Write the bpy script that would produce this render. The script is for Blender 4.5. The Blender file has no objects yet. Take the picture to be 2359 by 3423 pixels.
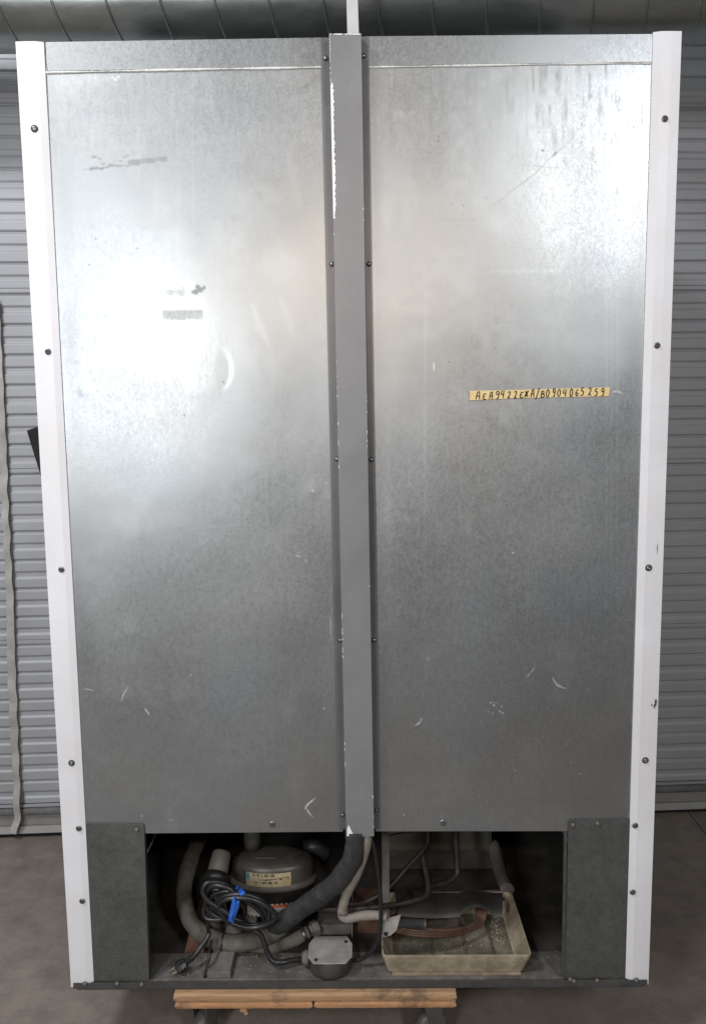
import bpy, bmesh, math, random
import numpy as np
from mathutils import Vector, Matrix
random.seed(7); RNG = np.random.default_rng(7)
sc = bpy.context.scene
COL = sc.collection

# ---------------------------------------------------------------- camera
F, CX, CY = 2700.0, 1179.5, 1711.5            # focal length and centre in pixels of the 2359x3423 photograph
CAM = np.array([0.01516545, -1.60402254, 1.38201927])
PITCH, YAW, ROLL = 0.12124845, -0.00954157, -0.01182568
def cam_axes():
    r = np.array([math.cos(YAW), -math.sin(YAW), 0.]); fw = np.array([math.sin(YAW), math.cos(YAW), 0.]); u = np.array([0, 0, 1.])
    f2 = fw*math.cos(PITCH) - u*math.sin(PITCH); u2 = u*math.cos(PITCH) + fw*math.sin(PITCH)
    return r*math.cos(ROLL)+u2*math.sin(ROLL), u2*math.cos(ROLL)-r*math.sin(ROLL), f2
R3, U3, F3 = cam_axes()
cd = bpy.data.cameras.new('camera'); cam = bpy.data.objects.new('camera', cd); COL.objects.link(cam)
cam.matrix_world = Matrix(((R3[0], U3[0], -F3[0], CAM[0]), (R3[1], U3[1], -F3[1], CAM[1]), (R3[2], U3[2], -F3[2], CAM[2]), (0, 0, 0, 1)))
cd.sensor_fit = 'HORIZONTAL'; cd.sensor_width = 36; cd.lens = 36*F/2359; cd.clip_end = 60; cd.clip_start = 0.05
sc.camera = cam
sc.render.resolution_x = 705; sc.render.resolution_y = 1024

# ---------------------------------------------------------------- world, lamps, exposure
w = bpy.data.worlds.new('World'); sc.world = w; w.use_nodes = True
w.node_tree.nodes['Background'].inputs[0].default_value = (0.93, 0.97, 1.0, 1)
w.node_tree.nodes['Background'].inputs[1].default_value = 0.06
def lamp(name, loc, target, size, power, color=(1, 1, 1), sy=None):
    l = bpy.data.lights.new(name, 'AREA'); l.shape = 'RECTANGLE'; l.size = size; l.size_y = sy or size
    l.energy = power; l.color = color
    o = bpy.data.objects.new(name, l); COL.objects.link(o); o.location = loc
    o.rotation_euler = (Vector(target)-Vector(loc)).to_track_quat('-Z', 'Y').to_euler()
    return o
lamp('lamp_left', (-1.25, -2.6, 1.74), (-0.3, 0, 1.3), 0.42, 36, (0.96, 0.985, 1.0), 0.95)
lamp('lamp_right', (1.52, -3.0, 2.72), (0.45, 0, 1.7), 0.34, 39, (0.98, 0.99, 1.0), 0.6)
lamp('lamp_ceiling', (-1.6, -1.3, 3.4), (-1.0, 0.2, 0.0), 0.6, 58, (0.98, 0.98, 1.0))
lamp('lamp_warm', (0.0, -2.4, 2.02), (0.0, 0, 1.6), 0.08, 8, (1.0, 0.80, 0.62))
sc.view_settings.view_transform = 'Standard'; sc.view_settings.look = 'None'
sc.view_settings.exposure = 0.0; sc.view_settings.gamma = 1.0

# ---------------------------------------------------------------- measuring: a pixel of the photograph -> a point on a real plane
def ray(px, py): return R3*(px-CX)/F - U3*(py-CY)/F + F3
def at(px, py, Y=0.0):
    d = ray(px, py); t = (Y-CAM[1])/d[1]; return Vector(CAM + d*t)
def atz(px, py, Z):
    d = ray(px, py); t = (Z-CAM[2])/d[2]; return Vector(CAM + d*t)
DOOR0, DOORS = 0.98975, 0.0588
def atd(px, py, off=0.0):                      # on the roll-up door plane
    d = ray(px, py); t = (DOOR0 - off + DOORS*CAM[0] - CAM[1])/(d[1]-DOORS*d[0]); return Vector(CAM + d*t)
def project(X, Y, Z):
    d0, d1, d2 = X-CAM[0], Y-CAM[1], Z-CAM[2]
    zz = d0*F3[0]+d1*F3[1]+d2*F3[2]
    return CX+F*(d0*R3[0]+d1*R3[1]+d2*R3[2])/zz, CY-F*(d0*U3[0]+d1*U3[1]+d2*U3[2])/zz
def A1(x, y, Y): return at(450+.5326*x, 2720+.5326*y, Y)     # coordinates read off an enlarged view of the left half of the bay
def A2(x, y, Y): return at(1150+.5326*x, 2720+.5326*y, Y)    # and of the right half
Z0 = 0.16                                       # underside of the refrigerator

# ---------------------------------------------------------------- materials
def nodes(name):
    m = bpy.data.materials.new(name); m.use_nodes = True
    nt = m.node_tree; b = nt.nodes['Principled BSDF']; return m, nt, b
def N(nt, typ, **kw):
    n = nt.nodes.new(typ)
    for k, v in kw.items():
        if k in n.inputs.keys() if isinstance(k, str) else False: n.inputs[k].default_value = v
        else: setattr(n, k, v)
    return n
def noise(nt, scale, detail=4, rough=.55, stretch=None, dist=0.0):
    tc = nt.nodes.new('ShaderNodeTexCoord'); mp = nt.nodes.new('ShaderNodeMapping')
    nt.links.new(tc.outputs['Object'], mp.inputs[0])
    if stretch: mp.inputs['Scale'].default_value = stretch
    n = nt.nodes.new('ShaderNodeTexNoise'); n.inputs['Scale'].default_value = scale; n.inputs['Detail'].default_value = detail
    n.inputs['Roughness'].default_value = rough; n.inputs['Distortion'].default_value = dist
    nt.links.new(mp.outputs[0], n.inputs['Vector']); return n.outputs['Fac']
def ramp(nt, fac, lo, hi, a=0.0, b=1.0):
    r = nt.nodes.new('ShaderNodeMapRange'); nt.links.new(fac, r.inputs[0])
    r.inputs[1].default_value = lo; r.inputs[2].default_value = hi; r.inputs[3].default_value = a; r.inputs[4].default_value = b
    return r.outputs[0]
def mixc(nt, fac, a, b, mode='MIX'):
    m = nt.nodes.new('ShaderNodeMix'); m.data_type = 'RGBA'; m.blend_type = mode
    for sock, v in ((0, fac), (6, a), (7, b)):
        if isinstance(v, (int, float)): m.inputs[sock].default_value = v
        elif isinstance(v, tuple): m.inputs[sock].default_value = (*v, 1)
        else: nt.links.new(v, m.inputs[sock])
    return m.outputs[2]
def math_(nt, op, a, b):
    m = nt.nodes.new('ShaderNodeMath'); m.operation = op
    for i, v in enumerate((a, b)):
        if isinstance(v, (int, float)): m.inputs[i].default_value = v
        else: nt.links.new(v, m.inputs[i])
    return m.outputs[0]
def bump(nt, b, h, strength=.3, dist=.001):
    bp = nt.nodes.new('ShaderNodeBump'); bp.inputs['Strength'].default_value = strength; bp.inputs['Distance'].default_value = dist
    nt.links.new(h, bp.inputs['Height']); nt.links.new(bp.outputs[0], b.inputs['Normal'])
MC = {}
def simple(name, col, rough=.5, metal=0.0, var=.25, scale=25, bmp=.15, dust=None, dustamt=.5, stretch=None, dscale=9, spec=None):
    """one surface with mottling, fine relief and (optionally) dust that lies in patches"""
    if name in MC: return MC[name]
    m, nt, b = nodes(name)
    n1 = noise(nt, scale, 5, .6, stretch); n2 = noise(nt, scale*9, 3, .6, stretch)
    dark = tuple(c*(1-var) for c in col); lite = tuple(min(1, c*(1+var)) for c in col)
    c = mixc(nt, ramp(nt, n1, .3, .7), dark, lite)
    c = mixc(nt, ramp(nt, n2, .35, .7, 0, .35), c, tuple(x*(1-var*1.3) for x in col))
    r = ramp(nt, n1, .3, .7, rough*.85, min(1, rough*1.15))
    if dust:
        nd = noise(nt, dscale, 6, .65, None, .4)
        f = ramp(nt, nd, .36, .62, 0, dustamt); c = mixc(nt, f, c, dust)
        r = math_(nt, 'MAXIMUM', r, math_(nt, 'MULTIPLY', f, .95))
    nt.links.new(c, b.inputs['Base Color']); nt.links.new(r, b.inputs['Roughness'])
    b.inputs['Metallic'].default_value = metal
    if spec is not None: b.inputs['Specular IOR Level'].default_value = spec
    if bmp: bump(nt, b, n2, bmp, .0008)
    MC[name] = m; return m

def galv(name, base=.36, wear=True):
    m, nt, b = nodes(name)
    n1 = noise(nt, 3, 4, .5, (1, 1, .8), .3); n2 = noise(nt, 260, 3, .7, (1, 1, .8)); n3 = noise(nt, 70, 4, .65, (1.7, 1, .8)); n4 = noise(nt, 640, 2, .6)
    nblue = noise(nt, 2.6, 3, .5)
    c = mixc(nt, ramp(nt, n1, .3, .7), (base*.94, base*.965, base*.985), (base*1.02, base*1.045, base*1.065))
    c = mixc(nt, ramp(nt, nblue, .45, .65, 0, .5), c, (base*.89, base*.98, base*1.08))
    c = mixc(nt, ramp(nt, n2, .46, .74, 0, .26), c, (base*.66, base*.69, base*.69))
    c = mixc(nt, ramp(nt, n3, .4, .7, 0, .12), c, (base*1.3, base*1.34, base*1.35))
    r = ramp(nt, n1, .3, .7, .37, .46)
    r = math_(nt, 'ADD', r, ramp(nt, n3, .35, .7, -.02, .03)); r = math_(nt, 'ADD', r, ramp(nt, n2, .35, .7, .03, -.04))
    met = .88
    if wear:
        at_ = nt.nodes.new('ShaderNodeAttribute'); at_.attribute_name = 'wear'
        sp = nt.nodes.new('ShaderNodeSeparateColor'); nt.links.new(at_.outputs['Color'], sp.inputs[0])
        c = mixc(nt, sp.outputs[2], c, (.50, .525, .535))
        c = mixc(nt, sp.outputs[0], c, (.12, .12, .10))
        c = mixc(nt, sp.outputs[1], c, (.95, .95, .93))
        r = math_(nt, 'ADD', r, math_(nt, 'MULTIPLY', sp.outputs[2], .03))
        r = math_(nt, 'ADD', r, math_(nt, 'MULTIPLY', sp.outputs[0], .2))
        mt = math_(nt, 'SUBTRACT', met, math_(nt, 'MULTIPLY', sp.outputs[1], .8)); mt = math_(nt, 'SUBTRACT', mt, math_(nt, 'MULTIPLY', sp.outputs[0], .5))
        mt = math_(nt, 'MAXIMUM', mt, 0.0); nt.links.new(mt, b.inputs['Metallic'])
    else: b.inputs['Metallic'].default_value = met
    nt.links.new(c, b.inputs['Base Color']); nt.links.new(r, b.inputs['Roughness'])
    hgt = math_(nt, 'ADD', n2, math_(nt, 'MULTIPLY', n4, .5))
    bump(nt, b, hgt, .14, .0005)
    return m
def attr_mat(name, rough=.6, attr='print'):
    m, nt, b = nodes(name); a = nt.nodes.new('ShaderNodeAttribute'); a.attribute_name = attr
    n2 = noise(nt, 120, 4, .6); c = mixc(nt, ramp(nt, n2, .4, .75, 0, .3), a.outputs['Color'], (.30, .25, .16))
    nt.links.new(c, b.inputs['Base Color']); b.inputs['Roughness'].default_value = rough; return m
def dark_galv(name, base):
    m, nt, b = nodes(name)
    n1 = noise(nt, 9, 5, .6); n2 = noise(nt, 240, 4, .8); n3 = noise(nt, 60, 5, .7)
    c = mixc(nt, ramp(nt, n1, .3, .7), (base*.8,)*3, (base*1.15, base*1.17, base*1.15))
    c = mixc(nt, ramp(nt, n2, .48, .72, 0, .75), c, (base*1.9, base*1.95, base*1.9))
    c = mixc(nt, ramp(nt, n3, .42, .7, 0, .5), c, (base*.55,)*3)
    nt.links.new(c, b.inputs['Base Color']); b.inputs['Metallic'].default_value = .55; b.inputs['Roughness'].default_value = .62
    bump(nt, b, n2, .3, .0006); return m
def wood(name, col):
    m, nt, b = nodes(name)
    g = noise(nt, 14, 6, .62, (.55, 3, 9), 1.1); g2 = noise(nt, 60, 4, .7, (.35, 3, 6)); st = noise(nt, 16, 5, .65)
    c = mixc(nt, ramp(nt, g, .32, .68), tuple(x*.78 for x in col), tuple(min(1, x*1.14) for x in col))
    c = mixc(nt, ramp(nt, g2, .55, .8, 0, .55), c, (col[0]*.30, col[1]*.24, col[2]*.2))
    c = mixc(nt, ramp(nt, st, .52, .66, 0, .6), c, (.05, .04, .035))
    nt.links.new(c, b.inputs['Base Color']); b.inputs['Roughness'].default_value = .75
    bump(nt, b, math_(nt, 'ADD', g, g2), .5, .002); return m
def concrete(name):
    m, nt, b = nodes(name)
    n1 = noise(nt, 2.0, 6, .62, None, .5); n2 = noise(nt, 14, 6, .7); n3 = noise(nt, 420, 3, .7); n4 = noise(nt, 5, 7, .75, (1, 3, 1), 2.2)
    c = mixc(nt, ramp(nt, n1, .32, .68), (.138, .112, .092), (.262, .220, .184))
    c = mixc(nt, ramp(nt, n2, .42, .68, 0, .7), c, (.10, .080, .066))
    c = mixc(nt, ramp(nt, n3, .4, .75, 0, .45), c, (.40, .375, .35))
    c = mixc(nt, ramp(nt, n4, .63, .70, 0, .35), c, (.46, .44, .41))
    nt.links.new(c, b.inputs['Base Color']); nt.links.new(ramp(nt, n2, .3, .7, .55, .85), b.inputs['Roughness'])
    bump(nt, b, math_(nt, 'ADD', n3, n2), .25, .0015); return m
M_panel = galv('galvanised_sheet'); M_head = galv('galvanised_strip', .32, False)
M_white = simple('white_enamel', (.75, .755, .80), .42, 0, .03, 6, .05, (.58, .54, .50), .34, None, 3.5)
M_chan = simple('grey_paint', (.205, .205, .215), .46, .15, .11, 6, .14, (.25, .25, .25), .5, None, 5)
M_flange = simple('grey_paint_flange', (.15, .15, .158), .40, .35, .08, 12, .10)
M_bare = simple('bare_primer', (.86, .86, .88), .5, 0, .03, 40, 0)
M_plate = dark_galv('mottled_zinc', .115)
M_base = simple('dull_steel', (.075, .075, .076), .6, .4, .25, 30, .2, (.13, .125, .12), .4)
M_caulk = simple('white_caulk', (.72, .72, .70), .55, 0, .12, 90, .3)
M_screw = simple('screw_steel', (.30, .30, .30), .35, .9, .2, 200, .1)
M_washer = simple('rubber_washer', (.05, .05, .05), .6, .2, .2, 200, .1)
DUST = (.165, .145, .125)
M_black = simple('bay_black', (.018, .018, .018), .75, 0, .3, 30, .1, (.045, .04, .035), .35)
M_pan = simple('bay_floor', (.045, .042, .037), .7, .1, .4, 18, .3, (.085, .076, .066), .6, None, 12)
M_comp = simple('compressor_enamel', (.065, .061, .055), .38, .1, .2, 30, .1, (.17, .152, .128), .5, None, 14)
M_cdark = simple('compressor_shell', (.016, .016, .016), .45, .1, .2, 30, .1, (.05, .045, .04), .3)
M_hose = simple('foam_insulation', (.022, .022, .024), .85, 0, .2, 60, .4, (.12, .11, .105), .28, None, 16)
M_loop = simple('dusty_insulation', (.085, .077, .066), .9, 0, .25, 60, .4, (.20, .18, .155), .6, None, 15)
M_cord = simple('black_rubber', (.016, .016, .017), .34, 0, .2, 90, .1, (.05, .048, .045), .15, None, 40)
M_cream = simple('cream_hose', (.26, .235, .20), .7, 0, .2, 50, .25, (.16, .14, .12), .5)
M_dusty = simple('dusty_steel', (.19, .18, .17), .7, .2, .25, 25, .25, (.11, .10, .092), .6)
M_box = simple('junction_zinc', (.52, .50, .48), .6, .45, .15, 35, .2, (.34, .31, .30), .7, None, 22)
M_cop = simple('tarnished_copper', (.17, .085, .055), .55, .5, .35, 50, .2, (.13, .105, .085), .6, None, 30)
M_tube = simple('dark_tube', (.035, .029, .025), .5, .3, .3, 60, .15, (.085, .072, .06), .45, None, 30)
M_pans = simple('pan_plastic', (.48, .41, .30), .5, 0, .15, 14, .2, (.19, .155, .105), .75, (1,1,1), 22)
M_panin = simple('pan_grime', (.22, .20, .15), .8, 0, .45, 20, .8, (.075, .065, .05), .85, None, 13)
M_shroud = simple('shroud_steel', (.075, .072, .07), .6, .4, .3, 15, .3, (.14, .125, .11), .5)
M_rust = simple('rusty_brown', (.16, .072, .042), .85, 0, .35, 30, .3, (.12, .09, .075), .5)
M_insul = simple('foam_cream', (.11, .10, .075), .85, 0, .25, 10, .3, (.08, .07, .05), .6, None, 7)
M_blue = simple('painters_tape', (.035, .15, .62), .55, 0, .15, 60, .2)
M_tape = simple('masking_tape', (.74, .565, .27), .6, 0, .07, 80, .15)
M_ink = simple('marker_ink', (.012, .012, .014), .6, 0, .1, 80, 0)
M_debris = simple('pale_debris', (.45, .40, .31), .8, 0, .5, 300, .2)
M_wood = wood('plywood', (.41, .25, .135)); M_wood2 = wood('pine', (.45, .24, .12))
M_door = simple('door_paint', (.41, .425, .455), .5, .1, .07, 4, .06, (.36, .36, .37), .45, (1, 1, 1), 6)
M_dbar = simple('door_bar', (.38, .385, .39), .5, .6, .2, 60, .2, (.2, .19, .18), .5)
M_dflap = simple('door_flap', (.34, .345, .345), .6, .2, .1, 20, .2, (.25, .23, .2), .4)
M_rub = simple('seal_rubber', (.012, .012, .012), .8)
M_duct = simple('duct_zinc', (.40, .43, .425), .30, .95, .14, 7, .08, None, .5, (1, 3, 3))
M_strap = simple('webbing', (.52, .50, .475), .85, 0, .12, 26, .35, (.20, .185, .17), .45, (1, 1, 1), 9)
M_strip = simple('hanger_white', (.60, .60, .60), .5, .1, .05, 30, .1)
M_board = simple('black_board', (.012, .012, .012), .8, 0, .2, 30, .1)
M_conc = concrete('concrete'); M_joint = simple('joint_dirt', (.03, .027, .024), .95)
M_rubw = simple('wheel_rubber', (.13, .125, .12), .45, .1, .2, 40, .1); M_cast = simple('caster_steel', (.24, .24, .24), .42, .85, .2, 40, .2)
M_brass = simple('prong_brass', (.62, .56, .48), .3, .9, .1, 90, 0)

# ---------------------------------------------------------------- mesh building
class MB:
    def __init__(s): s.v = []; s.f = []; s.mi = []; s.sm = []
    def add(s, v, f, mi=0, smooth=False):
        o = len(s.v); s.v += [tuple(p) for p in v]
        for q in f: s.f.append(tuple(o+i for i in q)); s.mi.append(mi); s.sm.append(smooth)
        return s
    def box(s, lo, hi, mi=0):
        x0, y0, z0 = lo; x1, y1, z1 = hi
        return s.add([(x0,y0,z0),(x1,y0,z0),(x1,y1,z0),(x0,y1,z0),(x0,y0,z1),(x1,y0,z1),(x1,y1,z1),(x0,y1,z1)],
            [(0,3,2,1),(4,5,6,7),(0,1,5,4),(1,2,6,5),(2,3,7,6),(3,0,4,7)], mi)
    def slab(s, poly, y0, y1, mi=0):            # polygon given as points in (x,z), extruded along Y
        n = len(poly); v = [(p[0], y0, p[1]) for p in poly]+[(p[0], y1, p[1]) for p in poly]
        return s.add(v, [tuple(range(n)), tuple(range(2*n-1, n-1, -1))]+[(i, i+n, (i+1) % n+n, (i+1) % n) for i in range(n)], mi)
    def prism(s, pts, d, mi=0):                 # any planar polygon extruded by vector d
        n = len(pts); d = Vector(d); v = [Vector(p) for p in pts]; v += [p+d for p in v]
        return s.add(v, [tuple(range(n)), tuple(range(2*n-1, n-1, -1))]+[(i, i+n, (i+1) % n+n, (i+1) % n) for i in range(n)], mi)
    def lathe(s, prof, c=(0,0,0), n=48, axis='Z', mi=0, a0=0, a1=2*math.pi, smooth=True):
        full = abs(a1-a0-2*math.pi) < 1e-6; m = n if full else n+1; v = []
        for i in range(m):
            a = a0+(a1-a0)*i/n; ca, sa = math.cos(a), math.sin(a)
            for r, h in prof:
                p = (r*ca, r*sa, h) if axis == 'Z' else ((r*ca, h, r*sa) if axis == 'Y' else (h, r*ca, r*sa))
                v.append((p[0]+c[0], p[1]+c[1], p[2]+c[2]))
        k = len(prof); f = []
        for i in range(n if full else n):
            for j in range(k-1):
                a = i*k+j; b_ = ((i+1) % m)*k+j; f.append((a, b_, b_+1, a+1) if axis != 'Y' else (a, a+1, b_+1, b_))
        return s.add(v, f, mi, smooth)
    def tube(s, pts, r, n=12, mi=0, cap=True, smooth=True, rfun=None):
        pts = [Vector(p) for p in pts]; K = len(pts); v = []; up = None
        for i, p in enumerate(pts):
            t = (pts[min(i+1, K-1)]-pts[max(i-1, 0)]).normalized()
            if up is None: up = t.orthogonal().normalized()
            up = (up-t*up.dot(t)).normalized(); sd = t.cross(up)
            rr = r[i] if isinstance(r, (list, tuple)) else r
            if rfun: rr *= rfun(i)
            for k in range(n):
                a = 2*math.pi*k/n; v.append(p+up*math.cos(a)*rr+sd*math.sin(a)*rr)
        f = [(i*n+k, i*n+(k+1) % n, (i+1)*n+(k+1) % n, (i+1)*n+k) for i in range(K-1) for k in range(n)]
        s.add(v, f, mi, smooth)
        if cap: s.add(v[:n], [tuple(range(n-1, -1, -1))], mi); s.add(v[-n:], [tuple(range(n))], mi)
        return s
    def build(s, name, mats, parent=None, bevel=0, fix=True):
        me = bpy.data.meshes.new(name); me.from_pydata(s.v, [], s.f)
        for m in (mats if isinstance(mats, (list, tuple)) else [mats]): me.materials.append(m)
        me.polygons.foreach_set('material_index', s.mi); me.polygons.foreach_set('use_smooth', s.sm)
        if fix or bevel:
            bm = bmesh.new(); bm.from_mesh(me); bmesh.ops.remove_doubles(bm, verts=bm.verts, dist=1e-6)
            bmesh.ops.recalc_face_normals(bm, faces=bm.faces)
            if bevel:
                es = [e for e in bm.edges if len(e.link_faces) == 2 and e.calc_face_angle(0) > .6 and not e.link_faces[0].smooth]
                try: bmesh.ops.bevel(bm, geom=es, offset=bevel, segments=2, affect='EDGES', profile=.6, clamp_overlap=True)
                except Exception: pass
            bm.to_mesh(me); bm.free()
        me.update()
        o = bpy.data.objects.new(name, me); COL.objects.link(o)
        if parent: o.parent = parent
        return o
def spline(ps, n=10):
    P = [Vector(p) for p in ps]; P = [P[0]*2-P[1]]+P+[P[-1]*2-P[-2]]; out = []
    for i in range(1, len(P)-2):
        a, b, c, d = P[i-1:i+3]
        for k in range(n):
            t = k/n; out.append(.5*((2*b)+(c-a)*t+(2*a-5*b+4*c-d)*t*t+(3*b-a-3*c+d)*t**3))
    out.append(P[-2]); return out
def thing(name, label, cat, loc=(0,0,0), group=None, rot=(0,0,0)):
    o = bpy.data.objects.new(name, None); COL.objects.link(o); o.location = loc; o.rotation_euler = rot
    o['label'] = label; o['category'] = cat
    if group: o['group'] = group
    return o
def tag(o, label, cat): o['label'] = label; o['category'] = cat; return o
def inst(src, name, parent, M):
    o = bpy.data.objects.new(name, src); COL.objects.link(o); o.parent = parent; o.matrix_local = M; return o
def vnoise(x, y, scale, seed):
    """smooth value noise on arrays"""
    r = np.random.default_rng(seed).random((64, 64)); X = x*scale; Y = y*scale
    xi = np.floor(X).astype(int); yi = np.floor(Y).astype(int); fx = X-xi; fy = Y-yi
    fx = fx*fx*(3-2*fx); fy = fy*fy*(3-2*fy)
    g = lambda a, b: r[a % 64, b % 64]
    return (g(xi, yi)*(1-fx)+g(xi+1, yi)*fx)*(1-fy)+(g(xi, yi+1)*(1-fx)+g(xi+1, yi+1)*fx)*fy

# ================================================================ SETTING: concrete floor and joint
floor = MB()
j0, j1 = atz(2300, 2713, 0), atz(2359, 2790, 0); jd = (j1-j0).normalized(); jn = Vector((-jd.y, jd.x, 0))
pA, pB = j0-jd*6, j0+jd*6
floor.add([pA-jn*.0025, pB-jn*.0025, pB-jn*9, pA-jn*9], [(0,1,2,3)]); floor.add([pA+jn*.0025, pB+jn*.0025, pB+jn*9, pA+jn*9], [(0,1,2,3)])
floor.add([(x, y, -.012) for x, y in ((pA-jn*.01)[:2], (pB-jn*.01)[:2], (pB+jn*.01)[:2], (pA+jn*.01)[:2])], [(0,1,2,3)], 1)
fo = floor.build('floor', [M_conc, M_joint]); fo['kind'] = 'structure'
# far side: what lies behind the curtain door stays dark; a plain wall closes the space above the duct

# ================================================================ roll-up door
door = thing('roll_up_door', 'grey corrugated steel roll-up door closing the wall behind the refrigerator', 'roll-up door', (0, DOOR0, 0), rot=(0, 0, math.atan(DOORS)))
DINV = Matrix.LocRotScale(door.location, door.rotation_euler, None).inverted()
def dl(p): return DINV @ Vector(p)
zseam = []
dpitch = (atd(60, 1559).z-atd(60, 2133).z)/6
zs0 = atd(60, 1567).z                          # height of one panel seam
PER = dpitch
zbot = atd(200, 2683).z
DX0, DX1 = -2.0, 2.0
def rib(z):                                    # depth of the curtain (towards camera +) in metres as a function of height
    t = ((z-zs0)/PER+.02) % 1.0
    d = 0.0
    def bell(c, h, k):
        x = min(abs(t-c), 1-abs(t-c)); return max(0, min(1, (h-x)/k))
    d -= .0048*bell(.33, .135, .06)           # shallow trough about 20 mm high
    d -= .0085*bell(.83, .062, .058)           # sharp crease
    return d
zc = zs0-6*PER
panels = []
ze = [zbot]
k = 0
while zc < 2.75:
    if zc > zbot+.05: ze.append(zc)
    zc += 6*PER
ze.append(2.78)
for i in range(len(ze)-1):
    a, b_ = ze[i], ze[i+1]; z = a+.0004; v = []; prof = []
    while z < b_-.0004: prof.append((z, rib(z))); z += .0020
    prof.append((b_-.0004, rib(b_)))
    mb = MB(); nx = 2; vs = []
    off = .0005 if i % 2 else 0
    for x in (DX0, DX1):
        for (zz, d) in prof: vs.append((x, -d-off, zz))
    n = len(prof); fs = [(j, n+j, n+j+1, j+1) for j in range(n-1)]
    mb.add(vs, fs, 0, True)
    # turned edge giving the double seam line
    mb.box((DX0, -.0014-off, b_-.0125), (DX1, -.0004-off, b_-.0112), 0)
    for zz, s_ in ((a+.0004, 1), (b_-.0004, -1)):
        mb.add([(DX0, -rib(zz)-off, zz), (DX1, -rib(zz)-off, zz), (DX1, .012, zz), (DX0, .012, zz)], [(0,1,2,3)])
    mb.build('curtain_panel', M_door, door)
bm_ = MB(); zb = zbot
bm_.box((DX0, -.014, zb-.006), (DX1, -.002, zb-.0005))
bm_.build('bottom_lip', M_door, door)
q = MB(); zt = atd(200, 2692).z; zl = atd(200, 2716).z; rr = (zt-zl)/2
pr = [(DX0, -.008, 0), (DX1, -.008, 0)]
q.tube([(DX0, -.010, (zt+zl)/2), (DX1, -.010, (zt+zl)/2)], rr*1.02, 16); q.build('bottom_bar', M_dbar, door)
z1, z2, z3 = zl-.001, atd(200, 2752).z, atd(200, 2775).z
q = MB(); q.box((DX0, -.006, z2), (DX1, .01, z1)); q.build('bottom_plate', M_dflap, door, .001)
q = MB(); q.prism([(DX0, -.010, z3), (DX0, -.022, z3+.003), (DX0, -.012, z2-.001), (DX0, .004, z2-.001)], (DX1-DX0, 0, 0)); q.build('bottom_edge', M_dflap, door)
q = MB(); q.box((DX0, -.006, .001), (DX1, .02, z3-.001)); q.build('rubber_seal', M_rub, door)

# pull strap hanging down the door, following the ribs
sp = [(-16, 1000), (-7, 1200), (2, 1400), (8, 1500), (11, 1560), (14, 1660), (20, 1760), (24, 1850), (30, 1950), (33, 2010), (35, 2120), (38, 2236), (44, 2380), (50, 2520), (55, 2622), (55, 2700), (57, 2742), (47, 2773), (44, 2788)]
pts = []
for i, (x, y) in enumerate(sp):
    off = .016 if i < 15 else .034
    pts.append(atd(x, y, off))
pts = spline(pts, 14); v = []; hw = .0118
for i, p in enumerate(pts):
    lz = p.z; bulge = .0020*math.sin((lz-zs0)/PER*2*math.pi) + .0015*math.sin(lz*61); wob = .0007*math.sin(lz/PER*2*math.pi*1.0+1.1)+.0005*math.sin(lz*57)
    tw = .003*math.sin(lz*7+1)
    for sx, dy in ((-hw, tw), (hw, -tw), (hw, .0016-tw), (-hw, .0016+tw)): v.append((p.x+sx+wob, p.y-bulge+dy, p.z))
f = [(i*4+k, i*4+(k+1) % 4, (i+1)*4+(k+1) % 4, (i+1)*4+k) for i in range(len(pts)-1) for k in range(4)]+[(3,2,1,0), tuple(len(v)-4+k for k in range(4))]
mb = MB(); mb.add(v, f, 0, False); st = mb.build('pull_strap', M_strap)
tag(st, 'dirty off-white webbing strap hanging down the grey door at the far left', 'strap')

# ================================================================ spiral duct overhead
def solve_duct():
    Yc, r = .60, .118
    # lower silhouette at px (1180,165): camera ray tangent to the cylinder
    d = ray(1180, 163); a = math.atan2(d[2], d[1]); dy = Yc-CAM[1]
    # distance from the centre to the ray line = r, centre above it
    z = CAM[2]+math.tan(a)*dy+r/math.cos(a); return Yc, z, r
DY, DZ, DR = solve_duct()
duct = thing('spiral_duct', 'galvanised spiral-seam air duct running across above the refrigerator', 'duct', (0, DY, DZ), rot=(0, math.radians(-.15), math.radians(.6)))
mb = MB(); mb.lathe([(DR, -2.2+.1*i) for i in range(45)], n=96, axis='X')
db = mb.build('duct_pipe', M_duct, duct, 0)
PIT = .1315; hp = []
ph = math.pi*.2
nT = int(4.2/PIT); 
mb = MB(); pts = []
for i in range(nT*40):
    a = 2*math.pi*i/40; x = -2.1+PIT*i/40
    pts.append(((x, (DR+.0012)*math.cos(a+ph), (DR+.0012)*math.sin(a+ph))))
# ribbon-like lock seam
v = []
for i, p in enumerate(pts):
    rad = Vector((0, p[1], p[2])).normalized(); P = Vector(p)
    for dx, dr in ((-.0035, -.0015), (-.0022, .0022), (.0022, .0022), (.0035, -.0015)): v.append(P+Vector((dx, 0, 0))+rad*dr)
f = [(i*4+k, i*4+k+1, (i+1)*4+k+1, (i+1)*4+k) for i in range(len(pts)-1) for k in range(3)]
mb.add(v, f, 0, True); mb.build('lock_seam', M_duct, duct)
# light strip hanging in front of the duct
a_, b_ = at(1172, -160, .36), at(1181, 150, .36)
mb = MB(); wv = Vector((.0125, 0, 0)); mb.prism([a_-wv, a_+wv, b_+wv*1.05, b_-wv*1.05], (0, .003, 0))
tag(mb.build('hanging_strip', M_strip), 'light grey flat metal strip hanging straight down in front of the duct', 'metal strip')

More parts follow.
